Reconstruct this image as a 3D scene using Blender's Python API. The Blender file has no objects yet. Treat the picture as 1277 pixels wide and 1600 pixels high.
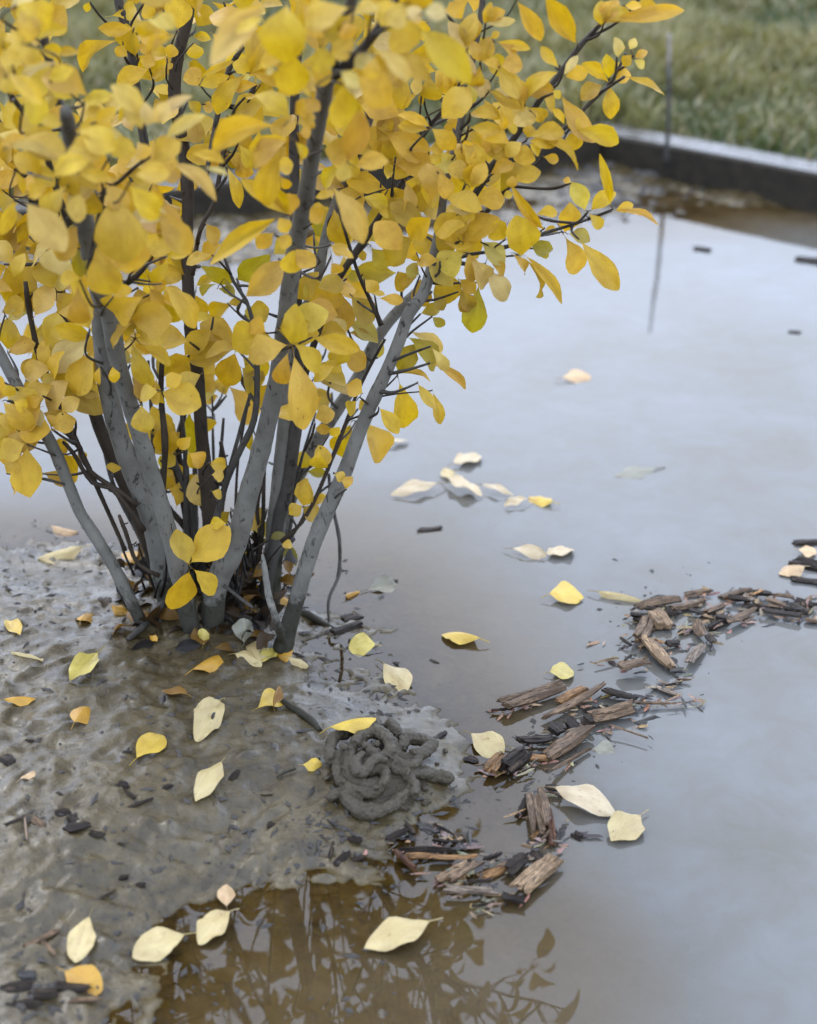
import bpy, bmesh, math, random
import numpy as np
from mathutils import Vector, Matrix
random.seed(7); RNG = np.random.default_rng(7)
R = math.radians
scene = bpy.context.scene
COL = scene.collection

# ------------------------------------------------------------------ camera, sky, sun, exposure
CAM_H = 0.90; PITCH = R(26.0); FPX = 2667.0
cam_d = bpy.data.cameras.new('camera'); cam = bpy.data.objects.new('camera', cam_d); COL.objects.link(cam)
cam.location = (0, 0, CAM_H); cam.rotation_euler = (R(90) - PITCH, 0, 0)
cam_d.sensor_fit = 'VERTICAL'; cam_d.sensor_height = 30.0; cam_d.lens = 50.0
cam_d.clip_start = 0.02; cam_d.clip_end = 400
cam_d.dof.use_dof = True; cam_d.dof.focus_distance = 1.62; cam_d.dof.aperture_fstop = 3.6
cam_d.dof.aperture_blades = 7
scene.camera = cam

world = bpy.data.worlds.new('World'); scene.world = world; world.use_nodes = True
wn = world.node_tree.nodes; wl = world.node_tree.links; wn.clear()
wo = wn.new('ShaderNodeOutputWorld'); wb = wn.new('ShaderNodeBackground'); wb.inputs['Strength'].default_value = 0.12
sky = wn.new('ShaderNodeTexSky'); sky.sky_type = 'NISHITA'; sky.sun_disc = False
SUN_EL, SUN_AZ = R(52), R(-30)
sky.sun_elevation = SUN_EL; sky.sun_rotation = SUN_AZ; sky.dust_density = 3.0
wtc = wn.new('ShaderNodeTexCoord'); wno = wn.new('ShaderNodeTexNoise'); wno.inputs['Scale'].default_value = 1.7
wno.inputs['Detail'].default_value = 3; wno.inputs['Roughness'].default_value = .45
wr = wn.new('ShaderNodeValToRGB')
wr.color_ramp.elements[0].position = .3; wr.color_ramp.elements[0].color = (.61, .74, 1.02, 1)
wr.color_ramp.elements[1].position = .7; wr.color_ramp.elements[1].color = (.84, .935, 1.13, 1)
wsc = wn.new('ShaderNodeVectorMath'); wsc.operation = 'SCALE'; wsc.inputs['Scale'].default_value = 12.5
wmx = wn.new('ShaderNodeMix'); wmx.data_type = 'RGBA'; wmx.inputs['Factor'].default_value = .86
wl.new(wtc.outputs['Generated'], wno.inputs['Vector']); wl.new(wno.outputs['Fac'], wr.inputs['Fac'])
wl.new(wr.outputs['Color'], wsc.inputs[0]); wl.new(sky.outputs['Color'], wmx.inputs['A'])
wl.new(wsc.outputs['Vector'], wmx.inputs['B']); wl.new(wmx.outputs['Result'], wb.inputs['Color'])
wl.new(wb.outputs['Background'], wo.inputs['Surface'])

sun_d = bpy.data.lights.new('sun', 'SUN'); sun_d.energy = 0.75; sun_d.angle = R(25); sun_d.color = (1, .97, .93)
sun = bpy.data.objects.new('sun', sun_d); COL.objects.link(sun)
sdir = Vector((math.sin(SUN_AZ) * math.cos(SUN_EL), math.cos(SUN_AZ) * math.cos(SUN_EL), math.sin(SUN_EL)))
sun.rotation_euler = sdir.to_track_quat('Z', 'Y').to_euler(); sun.location = (0, 0, 5)
scene.view_settings.view_transform = 'Standard'; scene.view_settings.look = 'None'
scene.view_settings.gamma = 1; scene.view_settings.exposure = 1.3
scene.view_settings.use_curve_mapping = False
scene.render.engine = 'CYCLES'
scene.cycles.max_bounces = 8; scene.cycles.transparent_max_bounces = 12
scene.cycles.use_denoising = True

# ------------------------------------------------------------------ picture <-> place
CT, ST = math.cos(PITCH), math.sin(PITCH)
def ray(px, py):
    u = (px - 638.5) / FPX; v = (800.0 - py) / FPX
    return Vector((u, CT + v * ST, -ST + v * CT))
def at_z(px, py, z=0.0):
    d = ray(px, py); t = (z - CAM_H) / d.z
    return Vector((d.x * t, d.y * t, z))
def at_y(px, py, Y):
    d = ray(px, py); t = Y / d.y
    return Vector((d.x * t, Y, CAM_H + d.z * t))
def px_size(p):                       # metres per photo pixel at a point
    Z = p.y * CT - (p.z - CAM_H) * ST
    return Z / FPX

# ------------------------------------------------------------------ noise
_perm = np.random.default_rng(3).permutation(512)
_vals = np.random.default_rng(4).random(512) * 2 - 1
def vnoise(x, y, seed=0):
    xi = np.floor(x).astype(np.int64); yi = np.floor(y).astype(np.int64)
    fx = x - xi; fy = y - yi; fx = fx*fx*(3-2*fx); fy = fy*fy*(3-2*fy)
    def h(a, b): return _vals[_perm[(_perm[(a + seed*17) & 511] + b) & 511]]
    return (h(xi, yi)*(1-fx)*(1-fy) + h(xi+1, yi)*fx*(1-fy) + h(xi, yi+1)*(1-fx)*fy + h(xi+1, yi+1)*fx*fy)
def fbm(x, y, octv=4, seed=0, gain=.5):
    s = 0; a = 1.0
    for k in range(octv):
        s = s + a * vnoise(x * 2**k + k*7.3, y * 2**k - k*3.1, seed + k); a *= gain
    return s

# ------------------------------------------------------------------ ground height
CP = [(300,1010,.028),(380,965,.028),(330,930,.042),(270,935,.042),(200,960,.032),(100,960,.036),(0,960,.040),(0,900,.018),(100,905,.014),(0,852,-.001),(100,852,-.001),(200,856,-.002),
 (300,860,-.002),(430,940,.006),(500,955,.001),(560,978,-.001),(470,1010,.004),(560,1050,.002),(640,1088,0.001),(690,1100,.0005),(735,1170,.0005),(740,1215,0),(700,1240,.001),
 (440,1060,.008),(600,1140,.010),(500,1180,.018),(600,1210,.016),(400,1100,.022),(300,1150,.032),(200,1150,.038),(100,1150,.043),(0,1150,.048),(0,1300,.046),(150,1300,.040),
 (300,1300,.023),(400,1320,.010),(500,1330,.005),(600,1290,.004),(660,1290,-.002),(780,1290,-.004),(620,1370,-.003),(510,1375,0),(380,1410,0),(250,1450,.002),
 (190,1560,.0),(100,1600,.004),(0,1500,.020),(0,1600,.012),(120,1480,.012),(450,1470,-.005),(350,1550,-.005),(600,1500,-.009),(800,1500,-.013),(1000,1500,-.022),(750,1400,-.009),(900,1430,-.016),(600,1590,-.010),(850,1590,-.014),
 (1277,1500,-.06),(1277,1200,-.06),(1000,1200,-.045),(850,1200,-.014),(880,1350,-.022),(850,1050,-.022),(750,1000,-.013),(650,1010,-.004),(700,900,-.02),
 (600,900,-.010),(1000,800,-.05),(700,700,-.05),(500,750,-.03),(1277,700,-.06),(1277,1000,-.05),(1100,450,-.05),(700,500,-.05),(200,760,-.03),(0,760,-.03),(200,600,-.05),
 (1000,322,.0),(850,328,0),(1085,322,-.002),(900,270,.014),(1000,262,.012),(1100,290,.005),(1277,330,-.008),(1277,400,-.04),(730,300,.008),(720,335,0),(400,395,0),(370,360,.006),
 (100,440,0),(0,450,0),(0,400,.010),(-200,1150,.05),(-200,900,.02),(-200,1500,.03),(-300,760,-.03),(1500,1200,-.06),(1500,700,-.06),(-300,500,-.04),(1500,400,-.05)]
cpw = np.array([[*at_z(a, b, max(h, -.004))[:2], h] for a, b, h in CP])
def _tps_fit():
    X = cpw[:, :2]; n = len(X)
    r2 = ((X[:, None] - X[None])**2).sum(-1); K = .5 * r2 * np.log(r2 + 1e-12)
    K += np.eye(n) * 2e-4
    Pm = np.hstack([np.ones((n, 1)), X]); A = np.block([[K, Pm], [Pm.T, np.zeros((3, 3))]])
    return np.linalg.solve(A, np.concatenate([cpw[:, 2], np.zeros(3)]))
TW = _tps_fit()
def h_smooth(x, y):
    sh = np.shape(x); x = np.ravel(x); y = np.ravel(y)
    out = TW[-3] + TW[-2]*x + TW[-1]*y
    for i in range(len(cpw)):
        r2 = (x-cpw[i, 0])**2 + (y-cpw[i, 1])**2
        out = out + TW[i] * .5 * r2 * np.log(r2 + 1e-12)
    return np.clip(out, -.09, .07).reshape(sh)
def h_detail(x, y):
    # flow-like ridges running down the mound, lumps, pits
    a = fbm(x*9, y*9, 3, 1) * .0035
    wx = x + .03*vnoise(x*12, y*12, 5); wy = y + .03*vnoise(x*12+9, y*12, 6)
    b = (1 - 1.4*np.abs(fbm(wx*34 - wy*13, wy*30, 4, 9)))**1.0 * .0027 - .0016
    c = fbm(x*85, y*85, 2, 12) * .0008
    pit = np.clip(vnoise(x*85, y*85, 20) - .56, 0, 1) * -.006
    lump = np.clip(fbm(x*55, y*55, 2, 33) - .55, 0, 1) * .006
    return a + b + c + pit + lump
def ground_h(x, y):
    hs = h_smooth(x, y)
    k = np.clip((hs + .03) / .03, .12, 1.0)
    far = np.clip((np.asarray(y) - 2.4) / .5, 0, 1)
    edge = 1 + .55*np.exp(-(hs/.005)**2)
    leftish = np.clip((.02-np.asarray(x))/.35, 0, 1)
    return hs + h_detail(x, y) * k * edge * (1 + .6*far) * (.62+.5*leftish) + far*k*np.clip(fbm(x*14, y*14, 3, 44), -.3, 1)*.007
def gh(x, y): return float(ground_h(np.array([x]), np.array([y]))[0])
def surf_at(px, py):                  # first solid or water surface met by the ray
    p = at_z(px, py, 0.0)
    for _ in range(8):
        z = max(gh(p.x, p.y), 0.0); p = at_z(px, py, z)
    return p

# ------------------------------------------------------------------ object helpers
def tag(o, label=None, cat=None, group=None, kind=None):
    if label: o['label'] = label
    if cat: o['category'] = cat
    if group: o['group'] = group
    if kind: o['kind'] = kind
    return o
def link(name, me, mat=None, parent=None):
    o = bpy.data.objects.new(name, me); COL.objects.link(o)
    if mat and me is not None and not me.materials: me.materials.append(mat)
    if parent: o.parent = parent
    return o
def mesh_from(name, V, F, smooth=True):
    me = bpy.data.meshes.new(name); me.from_pydata([tuple(v) for v in V], [], F); me.update()
    if smooth: me.polygons.foreach_set('use_smooth', [True]*len(me.polygons))
    return me
def np_mesh(name, V, Q, smooth=True):
    me = bpy.data.meshes.new(name); V = np.asarray(V, np.float32); Q = np.asarray(Q, np.int32)
    k = Q.shape[1]
    me.vertices.add(len(V)); me.vertices.foreach_set('co', V.ravel())
    me.loops.add(Q.size); me.loops.foreach_set('vertex_index', Q.ravel())
    me.polygons.add(len(Q)); me.polygons.foreach_set('loop_start', np.arange(0, Q.size, k, dtype=np.int32))
    me.polygons.foreach_set('use_smooth', np.full(len(Q), smooth)); me.update(calc_edges=True)
    return me

# ------------------------------------------------------------------ materials
def new_mat(name):
    m = bpy.data.materials.new(name); m.use_nodes = True; nt = m.node_tree; nt.nodes.clear()
    out = nt.nodes.new('ShaderNodeOutputMaterial')
    return m, nt, out
class NT:
    def __init__(s, nt): s.nt = nt
    def n(s, t, **kw):
        nd = s.nt.nodes.new(t)
        for k, v in kw.items():
            if k in nd.inputs: nd.inputs[k].default_value = v
            else: setattr(nd, k, v)
        return nd
    def l(s, a, b): s.nt.links.new(a, b)
    def noise(s, vec, scale, detail=4, rough=.55, dist=0):
        nd = s.n('ShaderNodeTexNoise', Scale=scale, Detail=detail, Roughness=rough, Distortion=dist)
        if vec is not None: s.l(vec, nd.inputs['Vector'])
        return nd.outputs['Fac']
    def ramp(s, fac, stops):
        nd = s.n('ShaderNodeValToRGB'); e = nd.color_ramp.elements
        while len(e) > 2: e.remove(e[-1])
        for i, (p, c) in enumerate(stops):
            if i >= 2: e.new(p)
            e[i].position = p; e[i].color = (*c, 1) if len(c) == 3 else c
        s.l(fac, nd.inputs['Fac']); return nd.outputs['Color']
    def mix(s, fac, a, b, blend='MIX'):
        nd = s.n('ShaderNodeMix', data_type='RGBA', blend_type=blend)
        for sock, v in (('Factor', fac), ('A', a), ('B', b)):
            if isinstance(v, bpy.types.NodeSocket): s.l(v, nd.inputs[sock])
            elif sock == 'Factor': nd.inputs[sock].default_value = v
            else: nd.inputs[sock].default_value = (*v, 1)
        return nd.outputs['Result']
    def math(s, op, a, b=None, clamp=False):
        nd = s.n('ShaderNodeMath', operation=op, use_clamp=clamp)
        for i, v in enumerate((a, b)):
            if v is None: continue
            if isinstance(v, bpy.types.NodeSocket): s.l(v, nd.inputs[i])
            else: nd.inputs[i].default_value = v
        return nd.outputs[0]
    def bump(s, h, strength=.5, dist=.002):
        nd = s.n('ShaderNodeBump', Strength=strength, Distance=dist); s.l(h, nd.inputs['Height']); return nd.outputs['Normal']

def mud_material():
    m, nt, out = new_mat('wet_mud'); g = NT(nt)
    co = g.n('ShaderNodeTexCoord').outputs['Object']
    a = g.noise(co, 6, 5, .6, .4); b = g.noise(co, 38, 5, .65, .6); c = g.noise(co, 260, 4, .7); d = g.noise(co, 900, 3, .6)
    base = g.ramp(a, [(.3, (.032, .023, .0095)), (.72, (.078, .058, .027))])
    base = g.mix(.6, base, g.ramp(b, [(.34, (.014, .010, .0045)), (.5, (.054, .040, .017)), (.75, (.112, .087, .045))]))
    specks = g.ramp(c, [(.57, (0, 0, 0)), (.63, (1, 1, 1))])
    base = g.mix(g.math('MULTIPLY', specks, .55), base, (.012, .011, .010))
    p = g.n('ShaderNodeBsdfPrincipled'); g.l(base, p.inputs['Base Color'])
    ro = g.ramp(g.noise(co, 24, 5, .7, .8), [(.38, (.06,)*3), (.62, (.32,)*3)])
    g.l(ro, p.inputs['Roughness']); p.inputs['IOR'].default_value = 1.38
    film = g.ramp(g.noise(co, 13, 5, .65, 1.2), [(.42, (.04,)*3), (.62, (.36,)*3)])
    sz = g.n('ShaderNodeSeparateXYZ'); g.l(co, sz.inputs[0])
    dry = g.ramp(g.math('MULTIPLY', sz.outputs['Z'], 100.0), [(.0, (0, 0, 0)), (.12, (1, 1, 1))])      # no air film below the water line
    g.l(g.math('MULTIPLY', film, dry), p.inputs['Coat Weight']); g.l(g.math('MULTIPLY', dry, .5), p.inputs['Specular IOR Level'])
    p.inputs['Coat Roughness'].default_value = .06; p.inputs['Coat IOR'].default_value = 1.4
    g.l(g.bump(g.noise(co, 70, 3, .5), .16, .0016), p.inputs['Coat Normal'])
    h = g.math('ADD', g.math('MULTIPLY', c, 1.0), g.math('MULTIPLY', d, .45)); h = g.math('ADD', h, g.math('MULTIPLY', b, 1.3))
    g.l(g.bump(h, .36, .0028), p.inputs['Normal'])
    g.l(p.outputs[0], out.inputs['Surface']); return m

def water_material():
    m, nt, out = new_mat('muddy_water'); g = NT(nt)
    at = g.n('ShaderNodeAttribute', attribute_name='depth').outputs['Fac']
    geo = g.n('ShaderNodeNewGeometry').outputs['Position']
    cloud = g.noise(geo, 3.2, 5, .6, .5); silt = g.noise(geo, 16, 5, .7, .9)
    col = g.ramp(g.math('ADD', g.math('MULTIPLY', cloud, .65), g.math('MULTIPLY', silt, .35)), [(.34, (.094, .084, .062)), (.52, (.112, .110, .102)), (.68, (.132, .134, .132))])
    # opacity of the silt in the water grows with the water's real depth
    op = g.math('SUBTRACT', 1.0, g.math('POWER', 2.718, g.math('MULTIPLY', at, -48.0)), clamp=True)
    op = g.math('MULTIPLY', op, .985)
    tr = g.n('ShaderNodeBsdfTransparent'); tr.inputs[0].default_value = (.95, .83, .60, 1)
    deep = g.ramp(g.math('MULTIPLY', at, 20.0), [(.16, (0, 0, 0)), (.62, (1, 1, 1))])   # murk colour turns browner in the shallows
    col = g.mix(deep, g.mix(cloud, (.085, .058, .024), (.130, .092, .044)), col)
    df = g.n('ShaderNodeBsdfDiffuse'); g.l(col, df.inputs['Color'])
    ms = g.n('ShaderNodeMixShader'); g.l(op, ms.inputs[0]); g.l(tr.outputs[0], ms.inputs[1]); g.l(df.outputs[0], ms.inputs[2])
    gl = g.n('ShaderNodeBsdfGlossy', Roughness=.015)
    rip = g.noise(geo, 9, 3, .5); bp = g.bump(rip, .05, .004)
    g.l(bp, gl.inputs['Normal'])
    fr = g.n('ShaderNodeFresnel', IOR=1.45); g.l(bp, fr.inputs['Normal'])
    ms2 = g.n('ShaderNodeMixShader'); g.l(fr.outputs[0], ms2.inputs[0]); g.l(ms.outputs[0], ms2.inputs[1]); g.l(gl.outputs[0], ms2.inputs[2])
    g.l(ms2.outputs[0], out.inputs['Surface']); return m

def leaf_material(name, src='object', wet=False, veins=True):
    m, nt, out = new_mat(name); g = NT(nt)
    if src == 'object':
        base = g.n('ShaderNodeObjectInfo').outputs['Color']; rnd = g.n('ShaderNodeObjectInfo').outputs['Random']
    else:
        base = g.n('ShaderNodeAttribute', attribute_name='tint').outputs['Color']; rnd = None
    tc = g.n('ShaderNodeTexCoord').outputs['Object']
    vec = tc
    if rnd is not None:
        off = g.n('ShaderNodeVectorMath', operation='ADD'); g.l(tc, off.inputs[0])
        cx = g.n('ShaderNodeCombineXYZ'); g.l(g.math('MULTIPLY', rnd, 37.0), cx.inputs[0]); g.l(g.math('MULTIPLY', rnd, 91.0), cx.inputs[2])
        g.l(cx.outputs[0], off.inputs[1]); vec = off.outputs[0]
    k = 1.0 if src == 'object' else 18.0
    blotch = g.noise(vec, 2.2*k, 4, .6, .4); fine = g.noise(vec, 38*k, 3, .6)
    col = g.mix(g.ramp(blotch, [(.38, (0, 0, 0)), (.70, (.75,)*3)]), base, g.mix(.5, base, (.30, .17, .012), 'MULTIPLY'), 'MIX')
    hsv = g.n('ShaderNodeHueSaturation'); g.l(g.math('ADD', g.math('MULTIPLY', fine, .35), .83), hsv.inputs['Value']); g.l(col, hsv.inputs['Color']); col = hsv.outputs[0]
    h = fine
    if veins and src == 'object':
        sp = g.n('ShaderNodeSeparateXYZ'); g.l(tc, sp.inputs[0])
        ay = g.math('ABSOLUTE', sp.outputs['Y'])
        mid = g.math('SUBTRACT', 1.0, g.math('MULTIPLY', ay, 55.0), clamp=True)
        sv = g.math('FRACT', g.math('MULTIPLY', g.math('SUBTRACT', sp.outputs['X'], g.math('MULTIPLY', ay, .9)), 9.0))
        sv = g.math('SUBTRACT', 1.0, g.math('MULTIPLY', g.math('ABSOLUTE', g.math('SUBTRACT', sv, .5)), 16.0), clamp=True)
        v = g.math('MAXIMUM', mid, g.math('MULTIPLY', sv, .45))
        col = g.mix(g.math('MULTIPLY', v, .48), col, g.mix(.5, base, (.45, .36, .12)))
        h = g.math('ADD', g.math('MULTIPLY', v, -.7), g.math('MULTIPLY', fine, .6))
        spot = g.noise(vec, 9, 2, .5)
        sm = g.ramp(spot, [(.72, (0, 0, 0)), (.76, (1, 1, 1))])
        col = g.mix(g.math('MULTIPLY', sm, .75), col, (.10, .045, .010))
        spt = g.noise(vec, 60, 1, .5); sm2 = g.ramp(spt, [(.76, (0, 0, 0)), (.79, (1, 1, 1))])
        col = g.mix(g.math('MULTIPLY', sm2, .7), col, (.13, .06, .012))
    if wet:
        rot = g.noise(vec, 4.5, 5, .7, 1.0); rm = g.ramp(rot, [(.56, (0, 0, 0)), (.70, (1, 1, 1))])
        col = g.mix(g.math('MULTIPLY', rm, .6), col, g.mix(.75, base, (.42, .26, .12), 'MULTIPLY'))
        dk = g.ramp(g.noise(vec, 14, 4, .7, .5), [(.66, (0, 0, 0)), (.72, (1, 1, 1))]); col = g.mix(g.math('MULTIPLY', dk, .6), col, (.07, .04, .018))
    p = g.n('ShaderNodeBsdfPrincipled'); g.l(col, p.inputs['Base Color']); p.inputs['Roughness'].default_value = .28 if wet else .46
    p.inputs['Specular IOR Level'].default_value = .5 if wet else .32
    g.l(g.bump(h, .25, .02 if src == 'object' else .0006), p.inputs['Normal'])
    t = g.n('ShaderNodeBsdfTranslucent')
    hs2 = g.n('ShaderNodeHueSaturation'); hs2.inputs['Saturation'].default_value = 1.1; g.l(col, hs2.inputs['Color']); g.l(hs2.outputs[0], t.inputs['Color'])
    ms = g.n('ShaderNodeMixShader'); ms.inputs[0].default_value = .12 if wet else .42
    g.l(p.outputs[0], ms.inputs[1]); g.l(t.outputs[0], ms.inputs[2]); g.l(ms.outputs[0], out.inputs['Surface']); return m

def bark_material(name, c1, c2, spotc, moss=True):
    m, nt, out = new_mat(name); g = NT(nt)
    co = g.n('ShaderNodeNewGeometry').outputs['Position']
    a = g.noise(co, 30, 5, .65); f = g.noise(co, 420, 4, .7)
    col = g.ramp(a, [(.3, c1), (.7, c2)])
    mp = g.n('ShaderNodeMapping'); mp.inputs['Scale'].default_value = (1, 1, .4); g.l(co, mp.inputs['Vector'])
    sp = g.noise(mp.outputs[0], 170, 3, .65, .5); spm = g.ramp(sp, [(.60, (0, 0, 0)), (.66, (1, 1, 1))])
    big = g.noise(mp.outputs[0], 55, 4, .7, 1.2); bm = g.ramp(big, [(.62, (0, 0, 0)), (.66, (1, 1, 1))])
    msk = g.math('MAXIMUM', g.math('MULTIPLY', spm, .65), g.math('MULTIPLY', bm, .85))
    col = g.mix(msk, col, spotc)
    if moss:   # wet, dirty foot of the stems up to the splash line
        sx = g.n('ShaderNodeSeparateXYZ'); g.l(co, sx.inputs[0])
        zz = g.math('ADD', sx.outputs['Z'], g.math('MULTIPLY', g.noise(co, 40, 5, .75), -.13))
        wet = g.ramp(zz, [(.0, (1, 1, 1)), (.022, (0, 0, 0))])
        col = g.mix(g.math('MULTIPLY', wet, .85), col, (.020, .019, .012))
        lich = g.noise(co, 500, 2, .5); lm = g.ramp(lich, [(.66, (0, 0, 0)), (.69, (1, 1, 1))])
        col = g.mix(g.math('MULTIPLY', g.math('MULTIPLY', lm, wet), .6), col, (.10, .10, .065))
    sz = g.n('ShaderNodeSeparateXYZ'); g.l(co, sz.inputs[0])
    young = g.ramp(g.math('ADD', sz.outputs['Z'], g.math('MULTIPLY', g.noise(co, 14, 3), .16)), [(.50, (0, 0, 0)), (.72, (1, 1, 1))])
    col = g.mix(g.math('MULTIPLY', young, .45), col, (.040, .031, .023))
    p = g.n('ShaderNodeBsdfPrincipled'); g.l(col, p.inputs['Base Color']); p.inputs['Roughness'].default_value = .55
    p.inputs['Specular IOR Level'].default_value = .12
    h = g.math('ADD', g.math('MULTIPLY', f, .5), g.math('MULTIPLY', msk, -.6)); h = g.math('ADD', h, a)
    g.l(g.bump(h, .6, .0012), p.inputs['Normal']); g.l(p.outputs[0], out.inputs['Surface']); return m

def wood_material():
    m, nt, out = new_mat('weathered_wood'); g = NT(nt)
    oi = g.n('ShaderNodeObjectInfo'); co = g.n('ShaderNodeTexCoord').outputs['Object']
    mp = g.n('ShaderNodeMapping'); mp.inputs['Scale'].default_value = (.10, 1, 1); g.l(co, mp.inputs['Vector'])
    cx = g.n('ShaderNodeCombineXYZ'); g.l(g.math('MULTIPLY', oi.outputs['Random'], 13.0), cx.inputs[1]); g.l(cx.outputs[0], mp.inputs['Location'])
    gr = g.noise(mp.outputs[0], 900, 4, .7, .6); gb = g.noise(mp.outputs[0], 220, 4, .6, .5); bl = g.noise(co, 60, 4, .6)
    col = g.mix(g.ramp(gr, [(.38, (1, 1, 1)), (.60, (0, 0, 0))]), oi.outputs['Color'], (.008, .006, .005))
    col = g.mix(g.ramp(gb, [(.55, (0, 0, 0)), (.75, (.35,)*3)]), col, (.20, .14, .09), 'MIX')
    col = g.mix(g.ramp(bl, [(.45, (0, 0, 0)), (.62, (.8,)*3)]), col, g.mix(.8, oi.outputs['Color'], (.12, .10, .09), 'MULTIPLY'))
    p = g.n('ShaderNodeBsdfPrincipled'); g.l(col, p.inputs['Base Color']); p.inputs['Roughness'].default_value = .45; p.inputs['Specular IOR Level'].default_value = .12
    g.l(g.bump(g.math('ADD', gr, g.math('MULTIPLY', gb, 1.2)), .9, .0016), p.inputs['Normal'])
    g.l(p.outputs[0], out.inputs['Surface']); return m

def simple_mat(name, c1, c2, scale, rough, bump=.4, bd=.002, stretch=None, r2=None):
    m, nt, out = new_mat(name); g = NT(nt); co = g.n('ShaderNodeTexCoord').outputs['Object']
    if stretch:
        mp = g.n('ShaderNodeMapping'); mp.inputs['Scale'].default_value = stretch; g.l(co, mp.inputs['Vector']); co = mp.outputs[0]
    a = g.noise(co, scale, 5, .65); b = g.noise(co, scale*9, 4, .7)
    col = g.ramp(g.math('ADD', g.math('MULTIPLY', a, .6), g.math('MULTIPLY', b, .4)), [(.36, c1), (.64, c2)])
    p = g.n('ShaderNodeBsdfPrincipled'); g.l(col, p.inputs['Base Color']); p.inputs['Roughness'].default_value = rough
    if r2 is not None: g.l(g.ramp(a, [(.4, (rough,)*3), (.6, (r2,)*3)]), p.inputs['Roughness'])
    g.l(g.bump(b, bump, bd), p.inputs['Normal']); g.l(p.outputs[0], out.inputs['Surface']); return m

M_mud = mud_material(); M_water = water_material()
M_leaf = leaf_material('yellow_leaf'); M_fol = leaf_material('yellow_foliage', 'attr', veins=False); M_fallen = leaf_material('fallen_leaf', wet=True)
M_grey = bark_material('grey_bark', (.092, .087, .072), (.160, .151, .128), (.016, .014, .010))
M_dark = bark_material('brown_bark', (.024, .018, .012), (.050, .038, .026), (.010, .008, .006))
M_mid = bark_material('grey_brown_bark', (.036, .031, .025), (.070, .064, .055), (.012, .010, .008), moss=False)
M_wood = wood_material()
M_grass = None

# ------------------------------------------------------------------ setting: ground, water, lawn, edging
ymin, ymax, st = .70, 4.3, .0023
ys = np.exp(np.arange(math.log(ymin), math.log(ymax), st)); us = np.arange(-.60, .60, .0023)
Yg, Ug = np.meshgrid(ys, us, indexing='ij'); Xg = Ug * Yg
Hg = ground_h(Xg, Yg)
corner = at_z(950, 203, .07); pr = at_z(1277, 264, .07); pl = at_z(380, 276, .07)
dR = (pr - corner).normalized(); dL = (pl - corner).normalized()
cR = corner + dR*6.0; cL = corner + dL*9.0
def side(a, b, X, Y): return (b.x-a.x)*(Y-a.y) - (b.y-a.y)*(X-a.x)
inside = (side(corner, cR, Xg, Yg) < 0) & (side(cL, corner, Xg, Yg) < 0)
Hg = np.where(inside, Hg, np.minimum(Hg, -.02))
nr, nc = Hg.shape
def gh(x, y):                         # height of the mud, read off the finished grid
    i = (math.log(max(y, ymin)) - math.log(ymin))/st; j = (x/max(y, .1) + .60)/.0023
    i = min(max(i, 0), nr-1.001); j = min(max(j, 0), nc-1.001); a, b = int(i), int(j); f, g = i-a, j-b
    return float(Hg[a, b]*(1-f)*(1-g) + Hg[a+1, b]*f*(1-g) + Hg[a, b+1]*(1-f)*g + Hg[a+1, b+1]*f*g)
def grid_faces(nr, nc):
    i = np.arange(nr*nc).reshape(nr, nc)
    return np.stack([i[:-1, :-1], i[:-1, 1:], i[1:, 1:], i[1:, :-1]], -1).reshape(-1, 4)
me = np_mesh('mud', np.stack([Xg, Yg, Hg], -1).reshape(-1, 3), grid_faces(nr, nc))
tag(link('muddy_ground', me, M_mud), 'wet brown mud bank sloping into the puddle', kind='structure')
me = np_mesh('base', [(-200, -200, -.14), (200, -200, -.14), (200, 200, -.14), (-200, 200, -.14)], [(0, 1, 2, 3)])
tag(link('ground', me, M_mud), 'bare ground under the bed', kind='structure')
# water sheet with its real depth stored on it
Xw, Yw, Hw = Xg[::2, ::2], Yg[::2, ::2], Hg[::2, ::2]
me = np_mesh('water', np.stack([Xw, Yw, np.zeros_like(Xw)], -1).reshape(-1, 3), grid_faces(*Xw.shape))
at = me.attributes.new('depth', 'FLOAT', 'POINT'); at.data.foreach_set('value', np.clip(-Hw, 0, .2).astype(np.float32).ravel())
tag(link('water', me, M_water), 'still muddy water filling the planting bed', kind='structure')

# lawn beyond the edging
Wd = .085
nRm = Vector((-dR.y, dR.x, 0)); nRm = nRm if nRm.y > 0 else -nRm
nLm = Vector((-dL.y, dL.x, 0)); nLm = nLm if nLm.y > 0 else -nLm
def lawn_mat():
    m, nt, out = new_mat('lawn_soil'); g = NT(nt); co = g.n('ShaderNodeTexCoord').outputs['Object']
    col = g.ramp(g.noise(co, 2.2, 6, .65), [(.35, (.050, .058, .026)), (.65, (.12, .105, .045))])
    p = g.n('ShaderNodeBsdfPrincipled'); g.l(col, p.inputs['Base Color']); p.inputs['Roughness'].default_value = .8
    g.l(g.bump(g.noise(co, 60, 5), .8, .02), p.inputs['Normal']); g.l(p.outputs[0], out.inputs['Surface']); return m
LZ = .060
c2 = corner + (nRm + nLm).normalized()*.03
poly = [cL + nLm*.03, c2, cR + nRm*.03, Vector((160, 10, 0)), Vector((160, 200, 0)), Vector((-160, 200, 0)), Vector((-160, 2, 0))]
me = mesh_from('lawn', [(p.x, p.y, LZ) for p in poly], [tuple(range(len(poly)))], False)
tag(link('lawn', me, lawn_mat()), 'lawn beyond the bed', kind='structure')

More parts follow.
